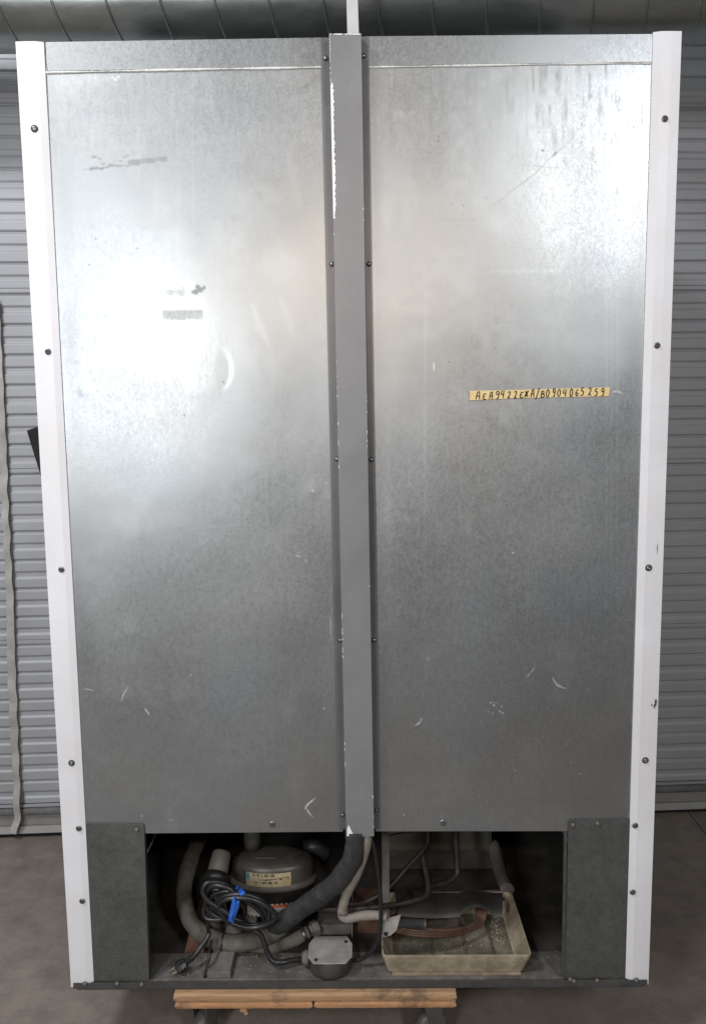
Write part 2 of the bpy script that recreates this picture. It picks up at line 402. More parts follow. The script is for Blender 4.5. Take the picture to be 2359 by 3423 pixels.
# black board behind on the left
c0 = at(89, 1439, .80); e1 = (at(131, 1424, .80)-c0).normalized(); e2 = (at(142, 1612, .80)-c0).normalized()
L = (c0.z-.002)/abs(e2.z); e1p = (e1-e2*e1.dot(e2)).normalized()
W_ = .34; quad = [c0, c0+e1*W_, c0+e1*W_+e2*(L*.86), c0+e2*L]
mb = MB(); mb.prism(quad, (0, .012, 0)); 
tag(mb.build('black_board', M_board, None, .001), 'black board standing tilted behind the refrigerator, its corner showing left of the white edge', 'board')

# ================================================================ THE REFRIGERATOR
FR = thing('refrigerator', 'large two-section commercial refrigerator seen from the back, galvanised panels with white corner rails', 'refrigerator')
def q2(px, py, Y=0.0): p = at(px, py, Y); return (p.x, p.z)
DEEP = .70
# ---- carcass (sides, top, ceiling of the bay)
TL, TR, BL, BR = at(58, 143), at(2271, 110), at(242, 3296), at(2161, 3287)
xl, xr = (TL.x+BL.x)/2, (TR.x+BR.x)/2; ztop = min(TL.z, TR.z)-.006; zopen = at(800, 2783).z
mb = MB(); mb.box((xl+.003, .006, Z0+.001), (xl+.022, DEEP, ztop)); mb.build('side_panel', M_white, FR)
mb = MB(); mb.box((xr-.022, .006, Z0+.001), (xr-.003, DEEP, ztop)); mb.build('side_panel', M_white, FR)
mb = MB(); mb.box((xl+.0225, .006, ztop-.03), (xr-.0225, DEEP, ztop-.002)); mb.build('top_panel', M_base, FR)
mb = MB(); mb.box((xl+.023, .02, zopen+.012), (xr-.023, DEEP-.02, zopen+.03)); mb.build('cabinet_floor', M_black, FR)
# front grille (far side) with louvre gaps
gz0, gz1 = Z0+.012, zopen+.011
mb = MB(); mb.box((xl+.023, DEEP-.03, gz0), (xr-.023, DEEP-.018, gz0+.19)); mb.build('front_kick_plate', M_black, FR)
for i in range(6):
    z = gz0+.196+i*.0295
    if z+.02 > gz1: break
    mb = MB(); mb.prism([(xl+.03, DEEP-.045, z+.022), (xl+.03, DEEP-.043, z+.024), (xl+.03, DEEP-.012, z+.006), (xl+.03, DEEP-.014, z+.004)], (xr-xl-.06, 0, 0))
    mb.build('louvre', M_shroud, FR)
for x in (-.47, -.36, .30, .42, .5):
    mb = MB(); mb.box((x-.006, DEEP-.06, gz0+.19), (x+.006, DEEP-.047, gz1)); mb.build('grille_post', M_base, FR)

# ---- back panels with dents and wear -------------------------------------------------
def seg_d(PX, PY, a, b):
    dx, dy = b[0]-a[0], b[1]-a[1]; L2 = dx*dx+dy*dy+1e-9
    t = np.clip(((PX-a[0])*dx+(PY-a[1])*dy)/L2, 0, 1); return np.hypot(PX-a[0]-t*dx, PY-a[1]-t*dy), t
def paint_panel(X, Z):
    PX, PY = project(X, np.zeros_like(X), Z)
    dark = np.zeros_like(X); lite = np.zeros_like(X); haze = np.zeros_like(X)
    nf = vnoise(PX, PY, 1/9, 3); nm = vnoise(PX, PY, 1/28, 4); nl = vnoise(PX, PY, 1/110, 5); ns = vnoise(PX, PY*.12, 1/11, 6); ns2 = vnoise(PX, PY*.08, 1/26, 16)
    # large soft films and patches
    haze += .28*np.clip((nl-.52)*3, 0, 1)*np.clip(nm*1.6-.2, 0, 1)
    # vertical run marks under the header
    top = np.clip(1-(PY-240)/(330+160*ns2), 0, 1); haze += .20*top*np.clip((ns-.5)*3, 0, 1)*np.clip(nm*2-.5, 0, 1); dark += .26*top*np.clip((.42-ns)*4, 0, 1)*np.clip(nm*2-.4, 0, 1)
    haze += .10*np.clip((ns2-.7)*5, 0, 1)*np.clip((nl-.3)*3, 0, 1)
    def stroke(ch, pts, wd, amt, jag=0.5, soft=1.2):
        ns_ = len(pts)-1
        if ch is lite: wd = wd*.8
        for k_, (a, b) in enumerate(zip(pts[:-1], pts[1:])):
            d, t = seg_d(PX, PY, a, b); ww = wd*(1-jag+jag*2*nf)*(.3+.7*np.sin(np.pi*np.clip((k_+t)/ns_, .04, .96)))
            ch[:] = np.maximum(ch, amt*np.clip((ww-d)/soft+.5, 0, 1)*(d < wd*2.5+4))
    def blob(ch, c, rx, ry, ang, amt, edge=.35, n=.5):
        ca, sa = math.cos(ang), math.sin(ang); u = ((PX-c[0])*ca+(PY-c[1])*sa)/rx; v_ = (-(PX-c[0])*sa+(PY-c[1])*ca)/ry
        r = np.hypot(u, v_)+(nm-.5)*n+(nf-.5)*n*.5; ch[:] = np.maximum(ch, amt*np.clip((1.15-r)/(edge*(1.9 if ch is haze else 1)), 0, 1)*(.6+.4*nm if ch is haze else 1))
    # adhesive residue, left
    def residue(x0, y0, x1, y1, sl, amt):
        yy = PY-(PX-x0)*sl; inb = np.clip((PX-x0)/5, 0, 1)*np.clip((x1-PX)/4, 0, 1)*np.clip((yy-y0)/4, 0, 1)*np.clip((y1+10*(ns-.4)-yy)/7, 0, 1)
        dark[:] = np.maximum(dark, amt*inb*(.45+.55*np.clip(nf*.7+ns*.8, 0, 1)))
    residue(425, 533, 562, 556, -.10, .48); stroke(dark, [(425, 556), (470, 540), (560, 528)], 6, .36)
    stroke(dark, [(278, 567), (330, 563), (365, 558)], 5, .55, .9, 4); stroke(dark, [(365, 556), (425, 551)], 3, .4, 1, 3)
    for x, y in ((316, 524), (335, 530), (345, 548), (402, 538), (418, 524), (428, 519), (372, 552)): blob(dark, (x, y), 9, 4, 0, .45, .6, 1.2)
    residue(541, 1034, 680, 1070, 0, .36); residue(549, 966, 620, 988, 0, .22)
    for x, y, a in ((660, 958, 8), (668, 968, 9), (655, 975, 9), (612, 962, 5), (684, 960, 5)): blob(dark, (x, y), a, 7, 0, .6, .5, 1.3)
    # finger smears on the left panel
    for x0 in (395, 440, 480): stroke(haze, [(x0, 1000), (x0+20, 1130), (x0+35, 1240)], 13, .42, .3, 14)
    for pts, wd, am in (([(845,1020),(868,1090),(900,1160)], 13, .5), ([(940,1000),(965,1070),(985,1130)], 14, .35), ([(870,1180),(905,1230)], 12, .3), ([(960,500),(985,600),(1000,680)], 14, .3), ([(1290,640),(1295,760)], 22, .35)): stroke(haze, pts, wd, am*.8, .4, 15)
    blob(haze, (940, 880), 80, 75, 0, .30, .3, .35); pass
    # big crescent thumb mark and light smears
    stroke(haze, [(965,2335),(990,2300)], 14, .35, .5, 9); blob(haze, (962, 2380), 24, 60, .2, .42, .5, .5); blob(haze, (990, 2300), 15, 22, .5, .4, .6, .5)
    blob(haze, (1340, 380), 30, 22, .7, .5, .3, .8); blob(haze, (1375, 373), 22, 10, -.4, .5, .3, .8); blob(haze, (1330, 570), 60, 130, .1, .30, .3, .7); blob(haze, (1360, 640), 34, 100, 0, .34, .3, .6)
    blob(haze, (1690, 1400), 26, 36, -.3, .40, .25, .6); blob(haze, (1730, 1350), 20, 30, -.4, .3, .25, .6); blob(haze, (1410, 1440), 60, 90, 0, .25, .4, .8)
    stroke(haze, [(1640, 908), (1780, 905), (1900, 908)], 8, .3, .8, 6); blob(haze, (1940, 1150), 150, 40, 0, .22, .5, .7)
    for x in (2025, 2043, 2062, 1420): haze += .28*np.exp(-((PX-x)/5)**2)*np.clip((PY-800)/300, 0, 1)*np.clip((2300-PY)/500, 0, 1)
    haze += .22*np.exp(-((PX-645)/2.5)**2)*np.clip((900-PY)/300, 0, 1)
    # tape ghost right of the masking tape
    residue(2040, 1302, 2115, 1322, 0, .35); stroke(lite, [(2038, 1312), (2060, 1307), (2085, 1316)], 3, .5, .8)
    # pale scratches
    for pts, wd, am in ((([(405,2346),(415,2318),(430,2294)]), 2.6, .75), ([(482,2365),(492,2378),(499,2389)], 3.2, .7), ([(276,2303),(296,2305),(320,2309)], 1.8, .5),
        ([(1053,2669),(1030,2688),(1017,2705)], 3.4, .85), ([(1022,2700),(1033,2720),(1050,2737)], 2.6, .7), ([(555,2741),(580,2742)], 3, .3),
        ([(1409,2400),(1405,2412),(1395,2422),(1384,2426)], 2.4, .75), ([(1648,2346),(1655,2352)], 1.8, .7), ([(1787,2232),(1780,2240),(1770,2252),(1760,2262)], 2.6, .55),
        ([(1845,2262),(1850,2275),(1862,2290),(1880,2300),(1895,2302)], 4, .42), ([(1720,2570),(1722,2580)], 1.8, .6), ([(1450,1208),(1450,1240)], 1.8, .7), ([(1428,2198),(1434,2208)], 2, .35),
        ([(1103,2060),(1106,2140)], 2.2, .35), ([(985,1855),(1005,1862)], 3, .6), ([(640,2252),(637,2258)], 3, .6), ([(1275,2420),(1300,2510),(1310,2570)], 3, .10),
        ([(1020,1870),(1025,1880)], 3, .5), ([(600, 1780), (720, 1760), (850, 1755)], 1.4, .07)): stroke(lite, pts, wd, am, .55, 1.6)
    for x, y, r in ((1640,2350,5),(1650,2358,6),(1625,2374,4),(1632,2380,5),(1645,2385,4),(1670,2378,3.5),(1680,2384,3.5),(1662,2350,3),(1676,2362,3.5),(1714,1848,4),(1894,2489,3),(1939,2586,2.6),(1908,2550,2.4),(1627,2682,2.4),
        (997,1848,5),(375,258,5),(385,264,5),(395,256,4),(318,260,3.5),(820,297,3.5),(814,317,4),(1083,2368,5),(474,2728,4),(1045,1640,8),(1090,1615,5),(1055,1590,4), (1365,1535,2.5), (1475,2730,2.5), (1350,2725,5)): blob(lite, (x, y), r*.85, r*.75, 0, .55, .8, .9)
    # dark hairline scratch sweeping over the right panel, drip dots and pits
    stroke(dark, [(1945,428),(1940,390)], 1.2, .45, 1, 1); stroke(dark, [(1943,415),(1925,445),(1895,480),(1866,505),(1840,525),(1815,552),(1785,582),(1750,608),(1715,634),(1680,662),(1650,685),(1625,705),(1590,735)], 1.5, .24, .5, 1.6)
    stroke(dark, [(1868,500),(1846,522)], 2.6, .55, .6, 1.5); stroke(dark, [(1590,735),(1540,737),(1490,733),(1430,733)], 1.4, .18, .8, 1.4); stroke(dark, [(1770,552),(1810,557),(1880,560)], 1.4, .18, .8, 1.4)
    for x, y, L_ in ((1928,318,14),(1861,300,12),(1968,322,28),(1976,320,24),(2046,322,30),(2070,330,16),(2118,420,22),(2044,475,22),(2066,478,26),(2046,315,10),(1942,474,8),(2062,640,16),(1990,538,6),(1968,544,4),(2147,365,5)): stroke(dark, [(x,y-L_/2),(x,y+L_/2)], 2.6, .24, .5, 3)
    for x, y, r in ((1465,470,5),(1466,455,4),(1548,687,3.4),(1508,684,2.4),(1798,443,2.6),(1345,294,3),(1813,502,4),(1624,662,2.6),(460,830,3.5),(320,797,3),(537,703,3),(661,780,3),(430,994,3),(748,1277,4),(617,1386,3),(1652,1164,3), (298,885,4), (1660,1080,3), (1500,1210,2.5)): blob(dark, (x, y), r, r, 0, .6, .7, .7)
    rs = np.random.default_rng(21)
    for i in range(70):                         # handling nicks
        x, y = rs.uniform(180, 2150), rs.uniform(260, 2760); a = rs.uniform(0, 3.1); l = rs.uniform(2, 9)
        stroke(lite if i % 3 else dark, [(x, y), (x+l*math.cos(a), y+l*math.sin(a))], 1.3, rs.uniform(.12, .35), .6, 1.5)
    return PX, PY, dark, lite, haze
def dents(PX, PY, X, Z, seed):
    h = .0024*(vnoise(X+3, Z+1, 3.2, seed)-.5)+.0016*(vnoise(X+9, Z+5, 7.5, seed+1)-.5)+.00022*(vnoise(X+9, Z+5, 26, seed+2)-.5)
    # sharp crescent dent at the left
    cx, cy, r = 712, 1235, 62
    d = np.hypot(PX-cx, (PY-cy)*.78); a = np.arctan2((PY-cy)*.78, PX-cx); m = np.clip(1.25-np.abs(a), 0, 1)
    s_ = 1/(1+np.exp(-(d-r)/3.0)); h += -.0008*m*(1-s_)*np.clip(1-(r-d)/60, 0, 1)
    # smaller dings
    for x, y, rr, am in ((280,1310,16,.0006),(690,1300,40,.0004),(430,2120,30,.0004),(1855,2280,34,-.0008),(1045,1640,30,.0005),(800,610,60,.0006),(1700,1420,60,.0004)):
        h += am*np.exp(-(((PX-x)/rr)**2+((PY-y)/rr)**2))
    return h
def back_panel(corners, seed, name='back_panel'):
    (xa, za), (xb, zb_), (xc, zc_), (xd, zd) = corners           # top left, top right, bottom right, bottom left
    nx, nz = 330, 960
    u, v_ = np.meshgrid(np.linspace(0, 1, nx), np.linspace(0, 1, nz))
    X = (xa*(1-u)+xb*u)*(1-v_)+(xd*(1-u)+xc*u)*v_; Z = (za*(1-u)+zb_*u)*(1-v_)+(zd*(1-u)+zc_*u)*v_
    PX, PY, dark, lite, haze = paint_panel(X, Z)
    ew = np.minimum(np.minimum(u, 1-u)*12, np.minimum(v_, 1-v_)*40).clip(0, 1); ew = ew*ew*(3-2*ew)
    Y = -dents(PX, PY, X, Z, seed)*ew-BOW(u, v_, seed)*ew**.5
    co = np.stack([X, Y, Z], -1).reshape(-1, 3).astype(np.float32)
    idx = np.arange(nx*nz).reshape(nz, nx); F_ = np.stack([idx[:-1, :-1], idx[1:, :-1], idx[1:, 1:], idx[:-1, 1:]], -1).reshape(-1, 4)
    me = bpy.data.meshes.new(name); me.vertices.add(len(co)); me.vertices.foreach_set('co', co.ravel())
    me.loops.add(F_.size); me.loops.foreach_set('vertex_index', F_.ravel().astype(np.int32)); me.polygons.add(len(F_))
    me.polygons.foreach_set('loop_start', np.arange(0, F_.size, 4, dtype=np.int32)); me.polygons.foreach_set('loop_total', np.full(len(F_), 4, dtype=np.int32))
    me.polygons.foreach_set('use_smooth', np.ones(len(F_), dtype=bool)); me.update(calc_edges=True)
    a = me.color_attributes.new('wear', 'FLOAT_COLOR', 'POINT')
    colr = np.stack([(dark*.85).clip(0, 1), (lite*.75).clip(0, 1), (haze*.62).clip(0, .5), np.ones_like(dark)], -1).reshape(-1).astype(np.float32); a.data.foreach_set('color', colr)
    me.materials.append(M_panel); o = bpy.data.objects.new(name, me); COL.objects.link(o); o.parent = FR; return o
def BOW(u, v, seed):                             # thin sheet bellies out a few millimetres
    return .0022*np.sin(u*math.pi)*np.sin(v*math.pi)
back_panel([q2(153, 238), q2(1085, 223), q2(1146, 2781), q2(289, 2788)], 31)
back_panel([q2(1222, 222), q2(2181, 208), q2(2104, 2779), q2(1256, 2780)], 47)
# turned lower lip of the panels
for (xa, xb) in ((480, 1146), (1256, 1896)):
    a, b_ = at(xa, 2787 if xa < 1000 else 2780), at(xb, 2781 if xb < 1200 else 2779)
    mb = MB(); mb.prism([(a.x, .001, a.z-.0005), (b_.x, .001, b_.z-.0005), (b_.x, .014, b_.z-.0005), (a.x, .014, a.z-.0005)], (0, 0, .0018)); mb.build('panel_lip', M_head, FR)
# header strips above the panels
for cs in (((153, 140), (1085, 124), (1085, 221), (153, 236)), ((1222, 120), (2180, 112), (2181, 206), (1222, 220))):
    p = [q2(*c) for c in cs]; mb = MB(); mb.slab([p[0], p[3], p[2], p[1]], -.0010, .003); mb.build('header_strip', M_head, FR, .0005)
# caulk beads along the header joint
def bead(pts, w0, seed, name='caulk_seam'):
    rs = random.Random(seed); P = spline([at(x, y, -.0012) for x, y in pts], 40); r = []
    mbb = MB(); v = []; n = len(P); k = 6
    for i, p in enumerate(P):
        wv = w0*(.70+.18*math.sin(i*.11+seed)+rs.uniform(-.10, .12))
        for j in range(k):
            t = j/(k-1)*2-1; v.append((p.x, p.y-.0018*(1-t*t), p.z+t*wv+rs.uniform(-.0002, .0002)))
    mbb.add(v, [(i*k+j, (i+1)*k+j, (i+1)*k+j+1, i*k+j+1) for i in range(n-1) for j in range(k-1)], 0, True)
    return mbb.build(name, M_caulk, FR)
bead([(153, 241), (400, 236), (700, 230), (900, 227), (1085, 223)], .0026, 1)
bead([(1226, 223), (1500, 219), (1800, 214), (2000, 211), (2176, 210)], .0024, 2)
bead([(151, 150), (153, 200), (157, 232)], .0010, 3)

# ---- white corner rails, folded sheet
def rail(top_out, top_in, bot_in, bot_out, fold):
    a, b_, c, d = at(*top_out), at(*top_in), at(*bot_in), at(*bot_out); mb = MB(); rows = 40; vs = []
    for i in range(rows+1):
        t = i/rows; o_ = a.lerp(d, t); n_ = b_.lerp(c, t); fl = o_.lerp(n_, fold); e = .0020
        sgn = -1 if fold > 0 else 1
        bulge = .0004*math.sin(t*9)
        vs += [(o_.x, .010, o_.z), (o_.x, -.0045, o_.z), (o_.lerp(fl, .5).x, -.0056-bulge*.3, o_.lerp(fl, .5).z), (fl.x, -.0060, fl.z), (n_.x, -.0028, n_.z), (n_.x, .003, n_.z)]
    k = 6; mb.add(vs, [(i*k+j, (i+1)*k+j, (i+1)*k+j+1, i*k+j+1) for i in range(rows) for j in range(k-1)], 0, False)
    mb.add(vs[:6], [(0,1,2,3,4,5)]); return mb.build('corner_rail', M_white, FR, 0)
rail((55, 141), (148, 141), (315, 3279), (240, 3297), .74)
rail((2275, 106), (2181, 108), (2088, 3268), (2164, 3288), .72)
# dark scuffs on the right rail
for cpt, rx, rz in (((2191, 2350), .0016, .0080), ((2186, 2362), .0010, .0050), ((2178, 2358), .0006, .0035), ((2196, 1835), .0004, .010)):
    p = at(*cpt, -.0066); mb = MB(); mb.prism([(p.x+rx*math.cos(a)*(1+.3*math.sin(3*a)), p.y, p.z+rz*math.sin(a)*(1+.2*math.cos(5*a))) for a in [i*math.pi/5 for i in range(10)]], (0, -.0003, 0)); mb.build('scuff_mark', M_ink, FR)

# ---- centre cover channel
def chan(px, py, Y): p = at(px, py, Y); return (p.x, Y, p.z)
CD = -.026
mb = MB()
rowsT = dict(fl=(1071, 124), fr=(1232, 120), a=(1100, 111), b=(1207, 109))
rowsB = dict(fl=(1131.6, 2773), fr=(1270.5, 2772), a=(1157, 2797), b=(1250, 2797))
FLt, FRt, At, Bt = chan(*rowsT['fl'], -.0035), chan(*rowsT['fr'], -.0035), chan(*rowsT['a'], CD), chan(*rowsT['b'], CD)
FLb, FRb, Ab, Bb = chan(*rowsB['fl'], -.0035), chan(*rowsB['fr'], -.0035), chan(*rowsB['a'], CD), chan(*rowsB['b'], CD)
def strip(mbx, p, q, r, s_, th, mi=0):           # quad p q r s with a thickness backwards
    mbx.prism([p, q, r, s_], (0, th, 0), mi)
zt_ = max(At[2], Bt[2]); zb_ = min(Ab[2], Bb[2])
mb = MB(); strip(mb, At, Ab, Bb, Bt, .0012); face = mb.build('cover_channel', M_chan, FR, .0010)
mb = MB()
mb.add([(At[0], CD+.0014, At[2]-.001), (Ab[0], CD+.0014, Ab[2]+.001), (Ab[0]-.0012, -.0035, Ab[2]+.001), (At[0]-.0012, -.0035, At[2]-.001)], [(0,1,2,3)])
mb.add([(Bt[0], CD+.0014, Bt[2]-.001), (Bb[0], CD+.0014, Bb[2]+.001), (Bb[0]+.0012, -.0035, Bb[2]+.001), (Bt[0]+.0012, -.0035, Bt[2]-.001)], [(3,2,1,0)])
mb.build('channel_wall', M_chan, FR)
mb = MB(); strip(mb, FLt, FLb, (Ab[0]-.0012, -.0035, FLb[2]), (At[0]-.0012, -.0035, FLt[2]), .0015); mb.build('channel_flange', M_flange, FR, .0004)
mb = MB(); strip(mb, (Bt[0]+.0012, -.0035, FRt[2]), (Bb[0]+.0012, -.0035, FRb[2]), FRb, FRt, .0015); mb.build('channel_flange', M_flange, FR, .0004)
# chipped paint on the channel edges
def chip(poly): 
    mb.prism([at(x, y, CD-.0003) for x, y in poly], (0, -.0003, 0))
mb = MB(); rs = random.Random(11)
def edge_x(y, side): t = (y-111)/(2797-111); return (1100+57*t) if side == 'L' else (1207+43*t)
y = 276
while y < 728:
    h = rs.uniform(3, 8); wd = 9.5*min(1, (y-262)/20)*(1 if y < 690 else .7)+rs.uniform(-2, 2.2); x = edge_x(y, 'L'); chip([(x+.8, y), (x+.8, y+h), (edge_x(y+h, 'L')+wd, y+h), (x+wd+rs.uniform(-1.5, 1.5), y)]); y += h
for side, y0, y1, dens, wmax in (('L', 114, 276, .9, 2.0), ('L', 728, 1380, .07, 2.0), ('L', 1395, 1560, .3, 2.4), ('L', 2050, 2200, .3, 2.0), ('L', 2480, 2560, .4, 2.2), ('R', 690, 740, .4, 2.5), ('R', 1270, 1560, .16, 2.4), ('R', 1900, 2500, .05, 2), ('R', 2570, 2796, .22, 3.0)):
    y = y0
    while y < y1:
        h = rs.uniform(4, 12)
        if rs.random() < dens:
            x = edge_x(y, side); wd = rs.uniform(1.2, wmax); s_ = 1 if side == 'L' else -1; o_ = .9*s_
            pl = [(x+o_, y), (x+o_, y+h), (edge_x(y+h, side)+s_*wd*.6+o_, y+h*.9), (x+s_*wd+o_, y+h*.3)]
            chip(pl if side == 'L' else pl[::-1])
        y += h
x = 1102
while x < 1204:
    wd = rs.uniform(3, 9)
    if rs.random() < .85: chip([(x, 111.4), (x, 113+rs.uniform(.3, 2.2)), (x+wd, 113+rs.uniform(.3, 2.2)), (x+wd, 110.8)])
    x += wd
chip([(1165, 2758), (1160, 2772), (1159.5, 2796), (1178, 2795), (1179, 2787), (1172, 2773)][::1])
chip([(1214, 690), (1213, 702), (1216, 700)])
o = mb.build('chipped_paint', M_bare, FR); o['kind'] = 'stuff'

# ---- lower corner plates
def plate(name, pts, ret=None):
    p = [q2(x, y) for x, y in pts]; mb = MB(); mb.slab(p, -.0035, -.0020)
    return mb.build(name, M_plate, FR, .0004)
plate('corner_plate', [(289, 2751), (315, 3276), (500, 3276), (483, 2757), (478, 2753)])
mb = MB(); a, b_ = at(484, 2790), at(500, 3275); mb.prism([(a.x, -.002, a.z), (a.x, .012, a.z), (b_.x, .012, b_.z), (b_.x, -.002, b_.z)], (-.0014, 0, 0)); mb.build('plate_return', M_base, FR)
plate('corner_plate', [(1905, 2737), (1898, 2742), (1888, 3267), (2087, 3267), (2103, 2737)])
mb = MB(); a, b_ = at(1884, 2779), at(1876, 3266); c = at(1895, 2779); d = at(1888, 3266)
mb.prism([(a.x, -.001, a.z), (b_.x, -.001, b_.z), (d.x, -.001, d.z), (c.x, -.001, c.z)], (0, .002, 0)); mb.build('plate_return', M_base, FR)
# ---- base rail
p = [q2(249, 3279), q2(249, 3298), q2(2158, 3288), q2(2158, 3268)]
mb = MB(); mb.slab(p, -.0085, -.0070); mb.build('base_rail', M_base, FR, .0005)
e0, e1_ = p[1], p[2]
mb = MB(); mb.prism([(e0[0]+.008, -.0068, e0[1]-.0002), (e1_[0]-.008, -.0068, e1_[1]-.0002), (e1_[0]-.008, .03, e1_[1]-.0002), (e0[0]+.008, .03, e0[1]-.0002)], (0, 0, -.0035)); mb.build('base_lip', M_base, FR)

# ---- screws
def screw_mesh(rw, rh, hh, wm, hm, socket=True):
    mb = MB(); mb.lathe([(0, -.0004), (rw, -.0004), (rw, -.0012), (rw*.8, -.0018), (rh*.9, -.0018)], n=20, axis='Y', mi=0)
    pr = [(rh, -.0016), (rh*.96, -.0016-hh*.6), (rh*.7, -.0016-hh)]
    pr += [(rh*.34, -.0016-hh), (rh*.28, -.0016-hh*.3), (0, -.0016-hh*.3)] if socket else [(0, -.0016-hh*1.15)]
    mb.lathe(pr, n=16, axis='Y', mi=1); o = mb.build('screw', [wm, hm], None, 0, True); me = o.data; bpy.data.objects.remove(o); return me
S_dark = screw_mesh(.0068, .0042, .0018, M_washer, M_screw); S_mid = screw_mesh(.0062, .0048, .0018, M_screw, M_base)
S_small = screw_mesh(.0050, .0036, .0024, M_washer, M_screw, False); S_flat = screw_mesh(.0068, .0050, .0014, M_head, M_base); S_rail = screw_mesh(.0052, .0042, .0020, M_base, M_dusty, False)
def screw(me, x, y, Y): 
    p = at(x, y, Y); inst(me, 'screw', FR, Matrix.Translation(p) @ Matrix.Rotation(random.uniform(-3, 3), 4, 'Y'))
for x, y, m in ((115.5, 429, S_dark), (161, 1175, S_mid), (205.5, 1904, S_mid), (239.5, 2551, S_dark), (263.5, 2770, S_mid), (275, 3013, S_mid), (2221, 396, S_mid), (2195, 1154, S_mid), (2167, 1898, S_dark), (2156, 2542, S_dark), (2122, 2760, S_mid), (2114, 2983, S_mid)): screw(m, x, y, -.0060)
for x, y in ((1088,194),(1109,882),(1126,1534),(1137,2140),(1145,2724),(1215,186),(1233,882),(1241,1536),(1250,2140),(1259,2708)): screw(S_small, x, y, -.0035)
for x, y in ((910, 2756), (1480, 2751)): screw(S_flat, x, y, -.0005)
for x, y in ((457, 2774), (1914, 2758), (1996, 2753)): screw(S_rail, x, y, -.0036)
for x, y in ((284, 3289), (392, 3289), (474, 3291), (1905, 3274), (1995, 3278), (2126, 3277), (1917, 3280)): screw(S_rail, x, y, -.0085)

# ---- masking tape with handwriting
TY = -.0042
tp = [(1569, 1306), (1571, 1322), (1567, 1338), (1720, 1331), (1880, 1327), (2033, 1324), (2036, 1310), (2039, 1294), (1900, 1298), (1720, 1303)]
mb = MB(); mb.prism([at(x, y, TY) for x, y in tp], (0, -.0004, 0)); tapeo = mb.build('masking_tape', M_tape, FR); tapeo['label'] = 'yellow masking tape with handwritten serial number'
GL = {'A': [[(0,0),(.12,.6),(.3,1),(.62,1),(.72,.5),(.75,0)],[(.05,.45),(.72,.45)]], 'E': [[(.75,.85),(.4,.95),(.12,.75),(.12,.5),(.5,.5)],[(.12,.5),(.08,.2),(.35,.02),(.75,.1)]],
 '9': [[(.7,.8),(.45,1),(.15,.85),(.15,.6),(.4,.5),(.7,.65),(.72,.8)],[(.7,.7),(.68,.3),(.5,0),(.15,0)]], '4': [[(.2,1),(.12,.5),(.7,.5)],[(.65,1),(.62,0)]],
 '2': [[(.15,.8),(.35,1),(.65,.9),(.6,.6),(.3,.2),(.15,.02),(.4,.12),(.8,.02)]], 'X': [[(.1,.95),(.8,.05)],[(.8,.98),(.1,.0)],[(.74,.98),(.05,.06)]], '/': [[(.8,1.25),(.1,-.2)]],
 'B': [[(.2,1),(.1,0)],[(.2,.95),(.6,.95),(.65,.7),(.2,.52)],[(.2,.52),(.75,.45),(.75,.1),(.1,0)]], '0': [[(.4,1),(.15,.75),(.12,.3),(.35,0),(.68,.2),(.75,.7),(.5,1),(.4,1)]],
 '1': [[(.3,.8),(.5,1),(.45,0)]], '6': [[(.65,1),(.3,.7),(.12,.3),(.35,0),(.7,.1),(.65,.42),(.2,.38)]], '5': [[(.75,1),(.3,1),(.22,.6),(.6,.6),(.7,.25),(.45,0),(.1,.05)]]}
txt = 'AEA9422EXA/B0904065259'
cx_ = [240, 293, 346, 400, 440, 493, 546, 598, 636, 687, 727, 768, 810, 862, 903, 950, 1004, 1050, 1094, 1156, 1208, 1262]   # centres read along the tape
mb = MB()
for i, ch in enumerate(txt):
    px0 = 1500+cx_[i]*.4073; hgt = 24*(1.0 if ch != 'E' else .78)*(1+.08*math.sin(i*2.1)); wdt = 13.5*(1+.12*math.cos(i*1.7)); base_ = 1250+(207-(cx_[i]-240)*.034)*.4073+(1.5*math.sin(i*1.3))
    for stt in GL[ch]:
        P = [at(px0+(sx-.42)*wdt+ (sy-.5)*2, base_-sy*hgt, TY-.0006) for sx, sy in stt]; P = spline(P, 5) if len(P) > 2 else P
        bold = .00105 if ch != 'X' else .0012
        v = []
        for j, pp in enumerate(P):
            t = (P[min(j+1, len(P)-1)]-P[max(j-1, 0)]).normalized(); nrm = Vector((-t.z, 0, t.x))*bold; v += [pp-nrm, pp+nrm]
        mb.add(v, [(2*j, 2*j+1, 2*j+3, 2*j+2) for j in range(len(P)-1)])
wr = mb.build('handwriting', M_ink, tapeo, 0, False)

# ================================================================ MACHINE BAY
zb0 = Z0+.006
# front cross rail surface (dusty ledge) and bay floor
ledge = atz(500, 3189, Z0+.010).y
xe0, xe1 = xl+.024, xr-.024
mb = MB(); mb.box((xe0, .004, Z0+.004), (xe1, ledge, Z0+.0105)); mb.build('base_cross_rail', simple('ledge_grime', (.21, .20, .19), .6, .25, .3, 12, .3, (.075, .068, .06), .85, None, 10), FR, .001)
mb = MB(); mb.box((xe0, ledge+.001, Z0-.002), (xe1, DEEP-.05, Z0+.002)); mb.build('bay_floor', M_pan, FR)
# side walls of the bay
for x in (xl+.0245, xr-.0245):
    mb = MB(); mb.box((x-.001, .013, zb0+.012), (x+.001, DEEP-.06, zopen+.01)); mb.build('bay_side', M_black, FR)
# wooden/rusty mounting block left and right of the compressor
pl = [A1(310, 885, .10), A1(345, 745, .10), A1(460, 745, .10), A1(430, 885, .10)]
mb = MB(); mb.prism([(p.x, p.y, p.z) for p in pl], (0, .16, 0)); mb.build('mounting_foot', M_rust, FR, .001)
mb = MB(); a, b_ = A1(1372, 670, .17), A1(1600, 872, .17); mb.box((a.x, .17, b_.z), (b_.x, .30, a.z)); mb.build('rusty_divider', M_rust, FR, .001)
